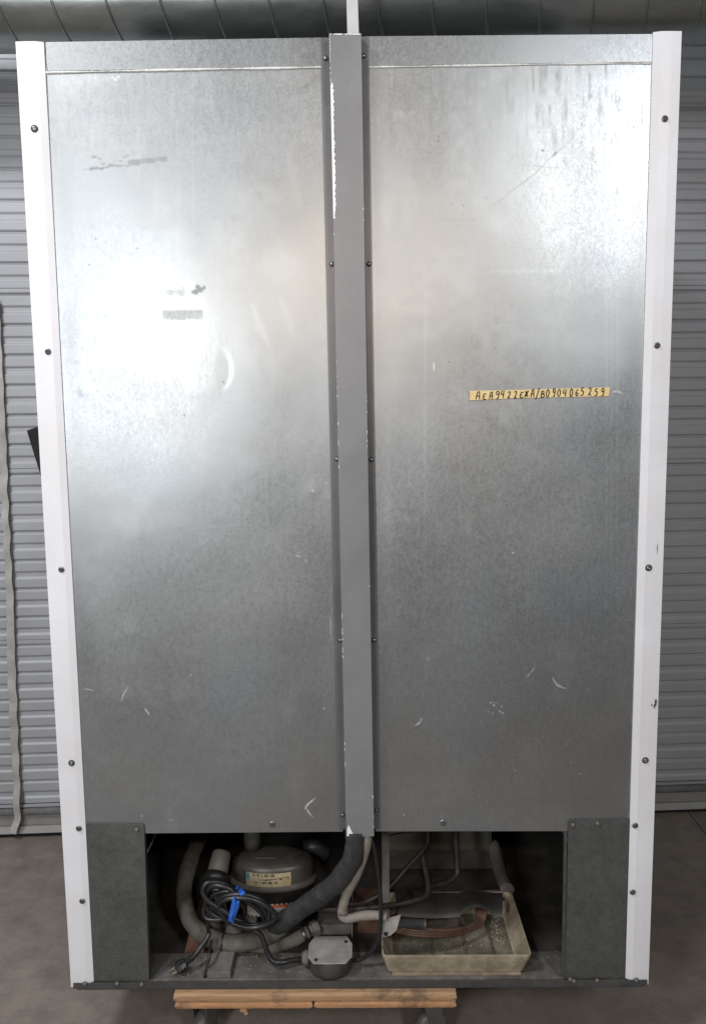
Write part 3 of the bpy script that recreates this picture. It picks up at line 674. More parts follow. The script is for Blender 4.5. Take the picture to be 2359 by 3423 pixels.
# sill channel running front to back
mb = MB(); a, b_ = atz(450+.5326*445, 2720+.5326*1038, Z0+.024), atz(450+.5326*590, 2720+.5326*1038, Z0+.024)
mb.prism([(a.x, .006, Z0+.011), (a.x, .006, Z0+.026), (b_.x, .006, Z0+.026), (b_.x+.002, .006, Z0+.011)], (0, .17, 0)); mb.build('sill_channel', M_dusty, FR, .0012)

# compressor
cY = .235; SQ = .58
Lp, Rp = A1(600, 400, cY), A1(1137, 400, cY); CR = (Rp.x-Lp.x)/2*.985; ccx = (Lp.x+Rp.x)/2
flz = A1(868, 486, cY-CR*SQ).z
H = .060
def oval(mb): mb.v = [(x, cY+(y-cY)*SQ, z) for x, y, z in mb.v]; return mb
dome_prof = [(CR*.96, flz-.002), (CR*.962, flz+.009), (CR*.978, flz+.026), (CR*.965, flz+.038), (CR*.93, flz+.046), (CR*.85, flz+.053), (CR*.66, flz+.0585), (CR*.35, flz+.061), (0, flz+.062)]
mb = MB(); mb.lathe(dome_prof, (ccx, cY, 0), 64); comp = oval(mb).build('compressor', M_comp, FR)
mb = MB(); mb.lathe([(CR*.975, flz-.0065), (CR*1.03, flz-.005), (CR*1.045, flz), (CR*1.03, flz+.0055), (CR*.965, flz+.0085)], (ccx, cY, 0), 64); oval(mb).build('weld_flange', M_dusty, comp)
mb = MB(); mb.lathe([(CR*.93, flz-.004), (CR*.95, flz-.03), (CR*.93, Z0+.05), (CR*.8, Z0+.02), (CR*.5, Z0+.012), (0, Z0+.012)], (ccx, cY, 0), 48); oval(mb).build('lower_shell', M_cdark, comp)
p = A1(825, 265, cY-.02)
mb = MB(); mb.box((p.x-.026, p.y-.004, flz+H-.008), (p.x+.026, p.y+.012, flz+H+.0025)); mb.build('raised_pad', M_comp, comp, .002)
mb = MB(); mb.tube([A1(740, 215, cY+.02), A1(740, 160, cY+.02), A1(742, 110, cY+.02), A1(742, 60, cY+.02)], [.020, .0215, .022, .022], 20); mb.build('suction_neck', M_comp, comp)
mb = MB(); mb.tube([A1(1060, 210, cY+.05), A1(1130, 205, cY+.05), A1(1190, 235, cY+.05), A1(1185, 290, cY+.06)], [.016, .020, .018, .012], 16); mb.build('terminal_cover', M_cdark, comp)
mb = MB(); mb.tube([A1(560, 395, cY-.10), A1(585, 440, cY-.08)], .004); 
def print_patch(name, fpos, nx, nz, paint, mat, parent):
    v = [fpos(i/(nx-1), j/(nz-1)) for j in range(nz) for i in range(nx)]
    mb = MB(); mb.add(v, [(j*nx+i, j*nx+i+1, (j+1)*nx+i+1, (j+1)*nx+i) for j in range(nz-1) for i in range(nx-1)], 0, True)
    o = mb.build(name, mat, parent, 0, False); a = o.data.color_attributes.new('print', 'FLOAT_COLOR', 'POINT')
    c = np.array([(*paint(i/(nx-1), j/(nz-1)), 1) for j in range(nz) for i in range(nx)], dtype=np.float32); a.data.foreach_set('color', c.ravel()); return o
M_print = attr_mat('printed_label')
BAR = [random.random() < .5 for _ in range(140)]; TXT = [random.random() < .62 for _ in range(700)]
def lab(u, v):                                  # v = 0 bottom
    base = (.60, .50, .31)
    if u > .80 and v < .6: base = (.52, .40, .22)
    if u < .09 and v > .42: return (.17, .37, .40) if math.hypot((u-.05)/.04, (v-.73)/.2) > .75 else (.06, .20, .25)
    if .17 < u < .65 and .74 < v < .94: return (.07, .06, .05) if BAR[int((u-.17)*160)] else base
    if .17 < u < .70 and .22 < v < .42: return (.07, .06, .05) if BAR[int((u-.17)*160)+8] else base
    if .20 < u < .62 and .55 < v < .62 and TXT[int(u*110)]: return (.12, .10, .08)
    if .28 < u < .56 and .46 < v < .53 and TXT[int(u*110)+99]: return (.12, .10, .08)
    if .75 < u < .80 and .50 < v < .60: return (.05, .04, .04)
    if .42 < u < .95 and abs(v-(.52+.16*(u-.42)/.5)) < .03: return (.08, .06, .05)
    if .91 < u < .96 and .5 < v < .68: return (.25, .20, .13)
    if .17 < u < .30 and .10 < v < .18 and TXT[int(u*160)]: return (.15, .12, .1)
    if .02 < u < .11 and .15 < v < .36 and TXT[int(u*220)+int(v*18)*31] and int(v*30) % 2: return (.2, .16, .1)
    return base
def ang_of(px, py):
    P = A1(px, py, cY-CR*.95*SQ); return math.asin(max(-1, min(1, (P.x-ccx)/(CR*.955))))
a0_, a1_ = ang_of(702, 415), ang_of(975, 415)
def labpos(u, v):
    a = a0_+(a1_-a0_)*u; rr_ = CR*(.964+.014*min(1, v*2)-.022*max(0, v-.6))+.0018; z = flz+.0085+v*.034
    return (ccx+rr_*math.sin(a), cY-rr_*SQ*math.cos(a)-.0006, z)
lb = print_patch('compressor_label', labpos, 150, 34, lab, M_print, comp); lb['label'] = 'yellowed sticker with barcodes on the dome'
def warn(u, v):
    if v > .90 or (v < .08): return (.62, .58, .54) if int(u*20) % 2 else (.03, .03, .03)
    if v > .70 and u > .0: return (.62, .13, .06)
    if v < .62 and int(v*24) % 2 and TXT[int(u*90)+int(v*24)*12]: return (.22, .20, .19)
    return (.50, .47, .43)
a2_, a3_ = -.62, .52
def warnpos(u, v):
    a = a2_+(a3_-a2_)*u; rr_ = CR*.955+.0012; zt2 = A1(940, 572, cY-CR*SQ).z; zb2 = A1(760, 655, cY-CR*SQ).z
    return (ccx+rr_*math.sin(a), cY-rr_*SQ*math.cos(a)-.0006, zb2+(zt2-zb2)*v)
o = print_patch('warning_sticker', warnpos, 120, 30, warn, M_print, comp); o['label'] = 'white sticker with red band and striped edge'

# capacitor/drier cylinder, tilted
mb = MB(); a, b_ = A1(548, 245, .20), A1(508, 420, .15); d = (b_-a)
mb.tube([a-d*.02, a, a+d*.06, b_], [.012, .020, .022, .025], 28); dr = mb.build('filter_drier', simple('drier_shell', (.12, .108, .092), .6, .1, .2, 20, .2, (.19, .17, .145), .5), FR)
mb = MB(); mb.tube([b_-d*.22, b_-d*.20, b_+d*.05, b_+d*.10], [.027, .030, .031, .024], 28); mb.build('end_cap', M_cdark, dr)
mb = MB(); mb.tube(spline([A1(540, 500, .13), A1(515, 560, .12), A1(500, 640, .13), A1(520, 740, .15)]), .013, 14); mb.build('drier_outlet', M_dusty, FR)
mb = MB()
for k_ in range(6): mb.tube(spline([A1(470+k_*22, 455, .12+.004*k_), A1(480+k_*18, 485+8*math.sin(k_*2), .105), A1(490+k_*16, 540+k_*5, .12), A1(470+k_*20, 640, .14)]), .0022, 6)
mb.build('wire_bundle', M_dusty, FR)
# valve bodies
mb = MB(); a = A1(625, 745, .12); mb.lathe([(0, .02), (.012, .02), (.013, .012), (.018, .011), (.018, .003), (.021, .002), (.021, -.003), (0, -.003)], (a.x, a.y, a.z), 12); mb.build('mount_bolt', M_dusty, FR)
mb = MB(); mb.box((A1(480, 700, .16).x, .16, Z0+.012), (A1(760, 700, .16).x, .19, Z0+.040)); mb.build('compressor_bracket', M_dusty, FR, .002)
mb = MB(); a, b_ = A1(1095, 740, .14), A1(1150, 715, .15); mb.tube([a, a.lerp(b_, .25), a.lerp(b_, .3), b_], [.013, .013, .018, .018], 6, smooth=False); mb.build('hex_valve', M_dusty, FR)
mb = MB(); a, b_ = A1(1260, 480, .13), A1(1320, 450, .15); mb.tube([a, a.lerp(b_, .5), b_, b_.lerp(a, -.5)], [.010, .016, .019, .016], 10); mb.build('service_valve', M_dusty, FR)
mb = MB(); a, b_ = A1(1150, 620, .20), A1(1362, 800, .20); mb.box((a.x, .15, Z0+.012), (b_.x, .23, a.z)); cb = mb.build('condenser_end', M_dusty, FR, .002)
mb = MB(); a = A1(1363, 640, .148); mb.box((b_.x+.001, .142, Z0+.012), (b_.x+.003, .23, a.z+.002)); mb.build('edge_flange', M_box, FR)

# hoses and pipes (parts of the machine)
def pipe(name, pts, r, mat, n=14, A=A1, lumps=0.0, sub=10, parent=FR):
    P = spline([A(*p) for p in pts], sub); rs = random.Random(len(pts)*7+int(r*1e5)); ph = rs.random()*6
    mb = MB(); mb.tube(P, r, n, rfun=(lambda i: 1+lumps*(math.sin(i*.35+ph)+.6*math.sin(i*.83+ph*2))) if lumps else None); return mb.build(name, mat, parent)
pipe('suction_hose', [(1385, 100, -.010), (1385, 190, -.008), (1370, 280, .000), (1330, 350, .015), (1270, 430, .03), (1180, 505, .045), (1070, 580, .06), (960, 660, .08), (880, 715, .10)], .0215, M_hose, 20, lumps=.03)
pipe('insulated_loop', [(420, 130, .36), (375, 230, .30), (335, 340, .24), (310, 480, .19), (322, 600, .15), (375, 710, .12), (470, 785, .10), (600, 815, .09), (720, 805, .09), (830, 770, .095), (930, 705, .10)], .0195, M_loop, 20, lumps=.035)
pipe('return_hose', [(600, 850, .14), (700, 872, .12), (800, 862, .11), (900, 835, .11), (1000, 795, .12), (1090, 745, .135)], .0145, M_loop, 18, lumps=.03)
pipe('drain_hose', [(1455, 120, -.012), (1455, 190, -.010), (1430, 290, .004), (1385, 400, .02), (1330, 510, .03), (1303, 600, .035), (1305, 645, .035), (1350, 658, .035), (1430, 642, .035), (1530, 640, .03), (1580, 650, .028)], .0100, M_cream, 16, lumps=.03)
pipe('sensor_wire', [(1470, 120, -.008), (1500, 210, -.004), (1520, 320, .005), (1540, 500, .015), (1545, 640, .02), (1535, 770, .025), (1500, 850, .03), (1440, 905, .035), (1385, 925, .04)], .0048, M_cord, 12)
pipe('capillary_tube', [(1425, 140, -.004), (1422, 180, -.002), (1440, 205, .01), (1450, 170, .02)], .0035, M_dusty, 8)
pipe('liquid_line', [(1120, 590, .12), (1170, 598, .10), (1260, 600, .09), (1350, 600, .08), (1500, 590, .08), (1630, 575, .10), (1760, 545, .12), (1830, 510, .14), (1838, 440, .16), (1820, 340, .19), (1800, 250, .22)], .0065, M_tube, 12)
pipe('liquid_line', [(1345, 572, .13), (1420, 565, .12), (1520, 520, .12), (1600, 460, .14), (1700, 350, .17), (1790, 250, .20), (1835, 190, .22), (1842, 100, .24)], .0055, M_tube, 12)
pipe('liquid_line', [(700, 60, .26), (702, 160, .26), (708, 300, .25), (705, 380, .24), (650, 430, .22), (570, 452, .20), (540, 462, .19)], .0075, M_tube, 12, A2)
pipe('thin_wire', [(250, 150, .16), (330, 128, .14), (480, 110, .12), (560, 80, .12)], .0016, M_cord, 6, A2)

# clamps and ties
def ring_at(name, P0, P1, r, w_, mat, A=A1):
    a = A(*P0); b_ = A(*P1); d = (b_-a).normalized(); mb = MB(); mb.tube([a-d*w_, a-d*w_*.98, a+d*w_*.98, a+d*w_], [r*.9, r, r, r*.9], 20); return mb.build(name, mat, FR)
ring_at('hose_clamp', (1306, 615, .035), (1303, 560, .033), .0112, .0035, M_dusty)
ring_at('hose_clamp', (1060, 760, .129), (1000, 795, .12), .0158, .004, M_cast)
ring_at('hose_clamp', (1180, 505, .045), (1070, 580, .06), .0225, .0016, M_cord)
ring_at('hose_clamp', (560, 811, .092), (600, 815, .09), .0208, .0016, M_cord)
ring_at('hose_clamp', (505, 697, .06), (560, 705, .06), .0112, .0025, M_cop, A2)
# lint, grit and flakes lying on the ledge
mb = MB(); rs = random.Random(19)
for i in range(420):
    x = rs.uniform(xe0+.03, xe1-.03); y = ledge*rs.random()**.7
    if y < .008: continue
    p = Vector((x, y, Z0+.0112)); s_ = rs.uniform(.0005, .0022)*(1 if rs.random() < .9 else 1.8)
    v = [p+Vector((rs.uniform(-1, 1), rs.uniform(-1, 1), rs.uniform(0, .7)))*s_ for _ in range(4)]; mb.add(v, [(0,1,2),(0,2,3),(0,3,1),(1,3,2)])
for i in range(40):
    x = rs.uniform(xe0+.05, xe1-.05); y = rs.uniform(.012, ledge-.005); a = rs.uniform(0, 6.28); L_ = rs.uniform(.006, .018)
    P = [Vector((x+L_*t*math.cos(a+t*1.5), y+min(.01, L_*t*math.sin(a+t)*.6), Z0+.0118+.001*math.sin(t*3))) for t in (0, .33, .66, 1)]; mb.tube(P, .0003, 4)
o = mb.build('lint', M_debris, FR, 0, False); o['kind'] = 'stuff'
# junction box lying on the ledge, octagonal cover on top
jz = atz(1103, 3180, Z0+.06).z
jt = Z0+.052; ctr = atz(450+.5326*1227, 2720+.5326*860, jt)
hw_ = (atz(450+.5326*1365, 2720+.5326*860, jt).x-atz(450+.5326*1090, 2720+.5326*860, jt).x)/2
y_f = atz(450+.5326*1227, 2720+.5326*945, jt).y; y_b = atz(450+.5326*1227, 2720+.5326*775, jt).y; hy = (y_b-y_f)/2; cy_ = (y_b+y_f)/2
oc = [(ctr.x+hw_*sx, cy_+hy*sy, 0) for sx, sy in ((-1,-.52),(-.72,-1),(.72,-1),(1,-.52),(1,.42),(.76,1),(-.76,1),(-1,.42))]
mb = MB(); mb.lathe([(0, Z0+.0115), (.93, Z0+.0115), (.96, Z0+.015), (.96, jt-.006), (.93, jt-.0015), (0, jt-.0015)], (0, 0, 0), 40); mb.v = [(ctr.x+x*hw_, cy_+y*hy, z) for x, y, z in mb.v]; jb = mb.build('junction_box', simple('box_dark_zinc', (.10, .099, .097), .45, .5, .2, 30, .2, (.13, .118, .105), .4), FR)
mb = MB(); mb.prism([(x, y, jt-.001) for x, y, _ in oc], (0, 0, .0022)); mb.build('cover_plate', M_box, jb, .0006)
for sx, sy in ((.70, .55), (-.62, -.78)):
    mb = MB(); mb.lathe([(0, .0024), (.0034, .0022), (.0038, 0), (0, 0)], (ctr.x+hw_*sx, cy_+hy*sy, jt+.0012), 10); mb.build('cover_screw', M_ink, jb)
mb = MB(); a = Vector((ctr.x-hw_-.002, cy_, Z0+.034)); mb.tube([a+Vector((.004,0,0)), a, a-Vector((.004,0,0)), a-Vector((.012,0,0))], [.014, .016, .016, .012], 8); mb.build('cable_clamp', M_dusty, jb)

# power cord: coil, tail to the box, tail with plug
pc = None
loops = []
def loop(cx0, cy0, rx, ry, rot, Y, n=22, a0=0., a1=2*math.pi, wob=.0, dY=.0):
    out = []
    for i in range(n+1):
        a = a0+(a1-a0)*i/n; x = rx*math.cos(a)*(1+wob*math.sin(3*a+cx0)); y = ry*math.sin(a)*(1+wob*math.cos(2*a+cy0))
        out.append((cx0+x*math.cos(rot)-y*math.sin(rot), cy0+x*math.sin(rot)+y*math.cos(rot), Y+dY*math.sin(a)))
    return out
rc = .0058
mbc = MB()
coil = [((660, 600, 195, 88, .42, .055), .05), ((690, 605, 170, 92, .30, .047), .06), ((640, 590, 200, 70, .50, .062), .05), ((700, 625, 180, 85, .20, .04), .07), ((590, 570, 120, 55, .55, .07), .08), ((545, 555, 110, 95, .9, .05), .05)]
for (a_args, wb) in coil:
    P = spline([A1(*p) for p in loop(*a_args, n=16, wob=wb, dY=.006)], 4); mbc.tube(P, rc, 10, cap=False)
mbc.tube(spline([A1(*p) for p in [(600, 640, .04), (540, 600, .04), (460, 550, .04), (428, 490, .045), (450, 440, .05), (520, 432, .055), (590, 460, .055), (640, 530, .05), (620, 620, .04)]], 8), rc, 10, cap=False)
mbc.tube(spline([A1(*p) for p in [(600, 645, .05), (520, 670, .05), (450, 660, .055), (432, 610, .06), (455, 570, .065), (460, 700, .06), (465, 760, .07)]], 8), rc*.8, 10)
cord = mbc.build('power_cord', M_cord, FR)
pipe('cord_tail', [(745, 735, .05), (790, 765, .05), (815, 820, .045), (835, 880, .04), (870, 930, .035), (930, 935, .035), (1000, 920, .045), (1075, 915, .055)], .0062, M_cord, 12, parent=cord)
pipe('cord_tail', [(470, 745, .07), (450, 790, .06), (415, 840, .05), (385, 880, .04), (355, 915, .03)], .0060, M_cord, 12, parent=cord)
pipe('hanging_wire', [(480, 800, .06), (470, 880, .03), (455, 950, .018), (437, 1030, .008)], .0030, M_cord, 8)
# plug
pd0, pd1 = A1(362, 905, .030), A1(232, 1005, .012); ax = (pd1-pd0).normalized(); up_ = Vector((0, -.35, 1)); up_ = (up_-ax*up_.dot(ax)).normalized(); sd_ = ax.cross(up_)
Lg = (A1(250, 990, .015)-pd0).length
mb = MB()
for k_ in range(5): c_ = pd0+ax*(.002+k_*.0052); mb.tube([c_, c_+ax*.0030], .0078-.0003*k_, 10)
pb = mb.build('plug_strain_relief', M_cord, cord)
mb = MB(); v = []
for t, ws, hs in ((.30, .0065, .006), (.38, .0125, .0095), (.60, .0155, .0115), (.80, .0155, .0115), (.86, .0130, .010)):
    c_ = pd0+ax*(Lg*t)
    v += [c_+sd_*ws*math.cos(a)*(1 if abs(math.cos(a)) < .8 else .92)+up_*hs*math.sin(a) for a in [math.pi/8+i*math.pi/4 for i in range(8)]]
mb.add(v, [(i*8+k, i*8+(k+1) % 8, (i+1)*8+(k+1) % 8, (i+1)*8+k) for i in range(4) for k in range(8)]+[tuple(range(8)), tuple(range(39, 31, -1))]); mb.build('plug_body', M_cord, cord)
for s_ in (-1, 1):
    c_ = pd0+ax*(Lg*.86)+sd_*s_*.0062; mb = MB(); mb.prism([c_-up_*.0032-sd_*.0008, c_+up_*.0032-sd_*.0008, c_+up_*.0032+sd_*.0008, c_-up_*.0032+sd_*.0008], ax*.017); mb.build('prong', M_brass, cord)
c_ = pd0+ax*(Lg*.86)-up_*.006; mb = MB(); mb.tube([c_, c_+ax*.019], .0024, 10); mb.build('prong', M_brass, cord)
# blue tape round the coil
mb = MB(); P = [(622, 540), (640, 600), (630, 640), (605, 686)]
pl = [(612, 542), (628, 536), (640, 548), (658, 556), (652, 592), (640, 628), (627, 662), (622, 690), (604, 684), (585, 672), (593, 636), (601, 600), (606, 570)]
yb = .026
v = [A1(x, y, yb-.004*math.sin(i*1.9)) for i, (x, y) in enumerate(pl)]; cc = [A1(628, 575, yb-.009), A1(618, 625, yb-.005), A1(608, 660, yb-.008)]
n = len(v); mb.add(v+cc, [(i, (i+1) % n, n+(0 if i in (12, 0, 1, 2, 3, 11) else (2 if i in (6, 7, 8, 9) else 1))) for i in range(n)]+[(4, n+1, n), (11, n, n+1), (6, n+2, n+1), (10, n+1, n+2)])
mb.add([p+Vector((0, .05, 0)) for p in v], [tuple(range(n-1, -1, -1))]); mb.add(v+[p+Vector((0, .05, 0)) for p in v], [(i, i+n, (i+1) % n+n, (i+1) % n) for i in range(n)])
bt = mb.build('blue_tape', M_blue, cord); bt['label'] = 'blue masking tape wrapped round the coiled cord'
mb = MB(); pl = [(650, 492), (672, 489), (692, 503), (680, 513), (655, 528), (632, 532), (648, 512)]; v = [A1(x, y, .035+.004*math.sin(i*2.3)) for i, (x, y) in enumerate(pl)]
mb.prism(v, (0, .006, 0)); mb.build('tape_flag', M_blue, cord)

# ---------------- right half of the bay
# back insulation block (cream) and dark box beneath it
a, b_ = A2(275, 60, .40), A2(930, 243, .40); mb = MB(); mb.box((a.x, .40, b_.z), (b_.x, .50, zopen+.011)); mb.build('foam_block', M_insul, FR, .01)
a, b_ = A2(280, 246, .41), A2(1000, 250, .41)
mb = MB(); mb.box((a.x, .42, Z0+.012), (b_.x, .49, a.z-.001)); mb.build('fan_housing', simple('housing_dark', (.05, .046, .04), .7, .1, .4, 12, .3, (.11, .10, .085), .6, None, 9), FR, .003)
# upright on the left of the pan
a = A2(232, 180, .11); b_ = A2(292, 180, .11); zlow = A2(260, 680, .11).z
mb = MB(); mb.box((A2(236, 300, .11).x, .105, zlow), (A2(283, 300, .11).x, .125, zopen+.01)); mb.build('upright_post', M_dusty, FR, .002)
# small bracket with a screw where the hose ends
pl = [(245, 668), (355, 640), (330, 735), (292, 768), (208, 785), (228, 720)]
mb = MB(); mb.prism([A2(x, y, .032) for x, y in pl], (0, .0025, 0)); br = mb.build('hose_bracket', M_box, FR, .0005)
mb = MB(); p = A2(262, 757, .031); mb.lathe([(0, -.002), (.004, -.0016), (.0048, .001)], tuple(p), 12, 'Y'); mb.build('bracket_screw', M_ink, br)
# base plate under pan
a, b_ = at(1150+.5326*300, 3262, .02), at(1150+.5326*1105, 3262, .02)
mb = MB(); mb.box((a.x, .012, Z0+.011), (b_.x, .20, Z0+.0145)); mb.build('pan_shelf', simple('shelf_rusty', (.26, .19, .13), .8, .1, .35, 30, .3, (.40, .36, .29), .5, None, 25), FR)

# drain pan: a thing of its own, standing on the shelf
prz = Z0+.062
P_fl, P_fr = atz(1283, 3189, prz), atz(1762, 3189, prz); P_bl = atz(1278, 2960, prz); P_br = atz(1712, 2981, prz)
back = P_br.y
def xr_at(y, l=True):
    if l: return P_fl.x+(P_bl.x-P_fl.x)*(y-P_fl.y)/(P_bl.y-P_fl.y)
    return P_fr.x+(P_br.x-P_fr.x)*(y-P_fr.y)/(P_br.y-P_fr.y)
pan = thing('drain_pan', 'beige plastic drip tray full of grime standing in the lower right of the machine bay', 'drip tray', ((P_fl.x+P_fr.x)/2, P_fl.y, Z0+.015))
pinv = Matrix.Translation(-Vector(pan.location))
X0, X1, Yf, Yb = P_fl.x, P_fr.x, P_fl.y, back
bz = Z0+.016; tp_ = .016
outer = [(X0-.004, Yf-.006), (X1+.006, Yf-.006), (X1+.006, Yb), (X0-.004, Yb)]
def rr4(x0, y0, x1, y1, r, n=6):
    out = []
    for (cx1, cy1, a0) in ((x0+r, y0+r, math.pi), (x1-r, y0+r, 1.5*math.pi), (x1-r, y1-r, 0), (x0+r, y1-r, .5*math.pi)):
        for i in range(n+1): a = a0+i/n*math.pi/2; out.append((cx1+r*math.cos(a), cy1+r*math.sin(a)))
    return out
rings = [(rr4(X0-.004, Yf-.008, X1+.008, Yb, .010), prz-.004), (rr4(X0-.0046, Yf-.0085, X1+.0085, Yb, .010), prz), (rr4(X0-.001, Yf-.005, X1+.005, Yb-.004, .008), prz), (rr4(X0, Yf-.004, X1+.004, Yb-.005, .008), prz-.004)]
rin = rings+[(rr4(X0+.018, Yf+.014, X1-.014, Yb-.02, .012), bz+.005), (rr4(X0+.022, Yf+.018, X1-.018, Yb-.024, .012), bz+.003)]
def ringmesh(rs_, mb, mi=0, capped=False):
    v = []; n = len(rs_[0][0])
    for r_, z in rs_: v += [(x, y, z) for x, y in r_]
    mb.add([pinv @ Vector(p) for p in v], [(i*n+k, i*n+(k+1) % n, (i+1)*n+(k+1) % n, (i+1)*n+k) for i in range(len(rs_)-1) for k in range(n)], mi, False)
    if capped: mb.add([pinv @ Vector((x, y, rs_[-1][1])) for x, y in rs_[-1][0]], [tuple(range(n))], mi)
mb = MB(); ringmesh(rin, mb); rout = [rings[0], (rr4(X0+.007, Yf+.004, X1-.005, Yb-.010, .010), bz)]; ringmesh(rout, mb, 0, True); mb.build('pan_shell', M_pans, pan, 0, False)
mb = MB(); r_ = rr4(X0+.0222, Yf+.0182, X1-.0182, Yb-.0242, .012); mb.add([pinv @ Vector((x, y, bz+.0032)) for x, y in r_], [tuple(range(len(r_)))]); 
mb.build('pan_bottom', M_panin, pan, 0, False)
for xx in (.36, .60, .80):                       # moulded ribs in the bottom
    x = X0+(X1-X0)*xx; mb = MB(); mb.box(tuple(pinv @ Vector((x-.003, Yf+.02, bz+.0035))), tuple(pinv @ Vector((x+.003, Yb-.03, bz+.0065)))); mb.build('bottom_rib', simple('rib_grime', (.10, .09, .065), .85, 0, .4, 40, .4), pan, .001)
# debris heap in the pan
mb = MB(); rs = random.Random(9)
for i in range(520):
    t = rs.random(); px, py = 960+rs.gauss(0, 20)+40*(t-.5), 640+190*t+rs.gauss(0, 12); 
    if i > 320: px, py = rs.uniform(330, 1030), rs.uniform(780, 870)
    p = atz(1150+.5326*px, 2720+.5326*py, bz+.005); 
    if not (X0+.03 < p.x < X1-.02 and Yf+.02 < p.y < Yb-.03): continue
    s_ = rs.uniform(.0007, .0026)*(1 if i < 320 else .7); h_ = rs.uniform(0, .006)*(1 if i < 320 else 0)
    v = [Vector((p.x, p.y, bz+.0045+h_))+Vector((rs.uniform(-1, 1), rs.uniform(-1, 1), rs.uniform(-.5, .9)))*s_ for _ in range(4)]
    mb.add([pinv @ q_ for q_ in v], [(0,1,2),(0,2,3),(0,3,1),(1,3,2)])
o = mb.build('debris', M_debris, pan, 0, False); o['kind'] = 'stuff'

# copper evaporator tubes sweeping through the pan
for k_ in range(4):
    o_ = k_*17
    pipe('copper_tube', [(300, 690+o_*.8, .05), (400, 712+o_*.9, .055), (520, 728+o_*.8, .06), (640, 735+o_*.65, .075), (760, 718+o_*.5, .10), (835+o_*.5, 672+o_*.4, .13), (835+o_, 620, .15), (830+o_*1.0, 590, .17)], .0046, M_cop, 10, A2)
pipe('insulated_stub', [(300, 690, .045), (360, 688, .05), (430, 693, .055), (505, 697, .06)], .0105, M_hose, 14, A2, .03)
# bent steel shroud over the back of the pan
v = []; nx = 30
top = lambda x: 485; 
def low(x):
    if x < 740: return 640+20*math.sin((x-310)/430*2.6)
    t = (x-740)/260; return 625-48*math.sin(min(1, t*1.25)*math.pi)*1.0+(30*t)
rows = 10
for i in range(nx+1):
    x = 315+(995-315)*i/nx
    for j in range(rows+1):
        t = j/rows; py = 487+(low(x)-487)*t; Y = back+.006-.105*math.sin(t*1.45)
        if i in (0,): Y += .02*t
        v.append(A2(x+(8*math.sin(t*3) if i == 0 else 0), py, Y))
mb = MB(); m_ = rows+1; mb.add(v, [(i*m_+j, (i+1)*m_+j, (i+1)*m_+j+1, i*m_+j+1) for i in range(nx) for j in range(rows)], 0, True)
n0 = len(v); v2 = [p+Vector((0, .002, -.0015)) for p in v]; mb.add(v2, [(i*m_+j, i*m_+j+1, (i+1)*m_+j+1, (i+1)*m_+j) for i in range(nx) for j in range(rows)], 0, True)
mb.build('coil_shroud', M_shroud, FR, 0, False)
mb = MB(); pl = [(805, 490), (975, 483), (975, 520), (930, 535), (895, 505), (850, 500), (815, 525)]; mb.prism([A2(x, y, .255) for x, y in pl], (0, .003, 0)); mb.build('shroud_tab', M_dusty, FR, .0005)
pipe('tray_arm', [(935, 190, .42), (960, 300, .37), (988, 390, .31), (1024, 482, P_br.y+.004)], .017, M_dusty, 12, A2)
pipe('tray_clip', [(1035, 478, .27), (1010, 500, .25), (990, 545, .23)], .007, M_tube, 8, A2)
# left rim continues upward as a bracket
# ================================================================ DOLLY
dol = thing('furniture_dolly', 'wooden furniture dolly with worn edges and steel casters carrying the refrigerator', 'dolly', (at(1050, 3340, -.02).x, .15, 0))
dinv = Matrix.Translation(-Vector(dol.location))
zt2 = Z0-.005
A_, B_ = at(577, 3310, -.022), at(1527, 3310, -.022); zmid = at(1050, 3353, -.022).z; zlo = at(1050, 3378, -.022).z
zt2 = min(zt2, at(1050, 3306, -.022).z)
def board(x0, x1, y0, y1, z0_, z1_, mat, name, seed, parent=dol, mi=None):
    nx_ = 44; prof = [(y0+.004, z0_), (y0, z0_+.004), (y0-.0005, (z0_+z1_)/2), (y0, z1_-.004), (y0+.005, z1_), (y1, z1_), (y1, z0_)]; v = []; rs = random.Random(seed); k = len(prof)
    for i in range(nx_+1):
        t = i/nx_; ex = min(t, 1-t)*nx_; wob = rs.uniform(-.0003, .0003); 
        for j, (yy, zz) in enumerate(prof):
            e = .0015 if ex < .5 and j in (0, 1, 3, 4) else 0
            v.append(dinv @ Vector((x0+(x1-x0)*t+(e if i == 0 else -e), yy+(wob if j < 5 else 0)+e*.8, zz+(rs.uniform(-.0003, .0003) if j in (0, 1) else 0)+(e*.5 if j < 2 else -e*.5 if j in (3, 4) else 0))))
    mb = MB(); mb.add(v, [(i*k+j, i*k+(j+1) % k, (i+1)*k+(j+1) % k, (i+1)*k+j) for i in range(nx_) for j in range(k)]+[tuple(range(k)), tuple(len(v)-1-j for j in range(k))])
    return mb.build(name, mat, parent, 0)
board(A_.x, B_.x, -.022, .10, zmid+.0006, zt2, M_wood, 'deck_board', 1)
board(A_.x, B_.x, .104, .30, zmid+.0006, zt2, M_wood, 'deck_board', 2)
board(A_.x, B_.x, .304, .46, zmid+.0006, zt2, M_wood, 'deck_board', 3)
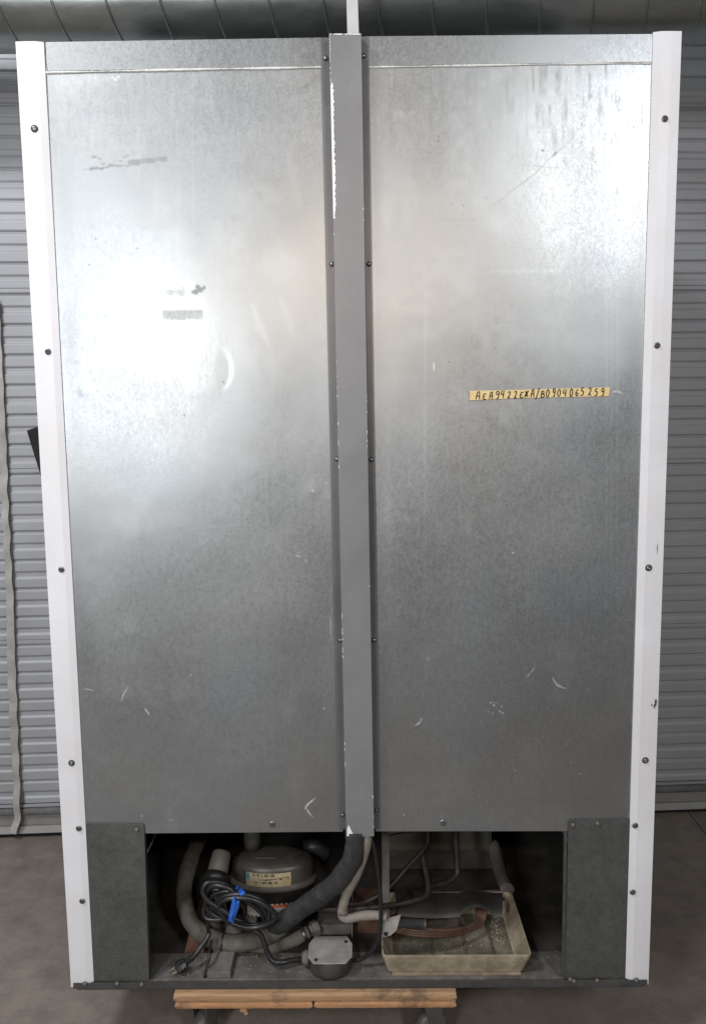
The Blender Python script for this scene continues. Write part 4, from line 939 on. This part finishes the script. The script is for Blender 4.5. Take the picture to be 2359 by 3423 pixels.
xj = at(1047, 3365, -.021).x
board(A_.x+.002, xj-.0012, -.021, .07, zlo, zmid-.0004, M_wood2, 'frame_batten', 4)
board(xj+.0012, B_.x-.001, -.021, .07, zlo, zmid-.0004, M_wood2, 'frame_batten', 5)
board(A_.x+.002, B_.x-.001, .38, .46, zlo, zmid-.0004, M_wood2, 'frame_batten', 6)
p = at(818, 3385, -.018); mb = MB(); mb.box(tuple(dinv @ Vector((p.x-.010, -.018, zlo-.008))), tuple(dinv @ Vector((p.x+.004, .0, zlo)))); mb.box(tuple(dinv @ Vector((p.x-.002, -.017, zlo-.015))), tuple(dinv @ Vector((p.x+.006, -.006, zlo-.008)))); mb.build('wood_splinter', M_wood, dol, .001)
def caster(x, y, rz, kind):
    """one swivel caster: plate, fork, wheel"""
    M = dinv @ Matrix.Translation((x, y, 0)) @ Matrix.Rotation(rz, 4, 'Z'); r = .036; hz = r
    mb = MB(); mb.lathe([(0, -.014), (r*.8, -.015), (r, -.010), (r, .010), (r*.8, .015), (0, .014)], (0, 0, hz), 28, 'Y'); wh = mb.build('caster_wheel', M_rubw, dol); wh.matrix_local = M
    mb = MB(); zp = zlo-.001
    mb.box((-.032, -.026, zp-.004), (.032, .026, zp)); mb.lathe([(0, zp-.016), (.02, zp-.015), (.024, zp-.009), (.022, zp-.004)], (0, 0, 0), 20)
    for s_ in (-1, 1):
        mb.slab([(-.024, zp-.014), (.022, zp-.014), (.016, hz-.008), (.006, hz-.012), (-.006, hz-.004)], s_*.0175-.0012, s_*.0175+.0012)
    fk = mb.build('caster_fork', M_cast, dol, .0008); fk.matrix_local = M
    mb = MB(); mb.lathe([(0, -.024), (.004, -.024), (.004, .024), (0, .024)], (0, 0, hz), 10, 'Y'); ax_ = mb.build('axle_bolt', M_screw, dol); ax_.matrix_local = M
caster(at(680, 3400, .03).x, .035, 1.2, 0); caster(at(1440, 3400, .03).x, .035, .35, 0)
caster(A_.x+.06, .41, .5, 0); caster(B_.x-.06, .41, -.5, 0)
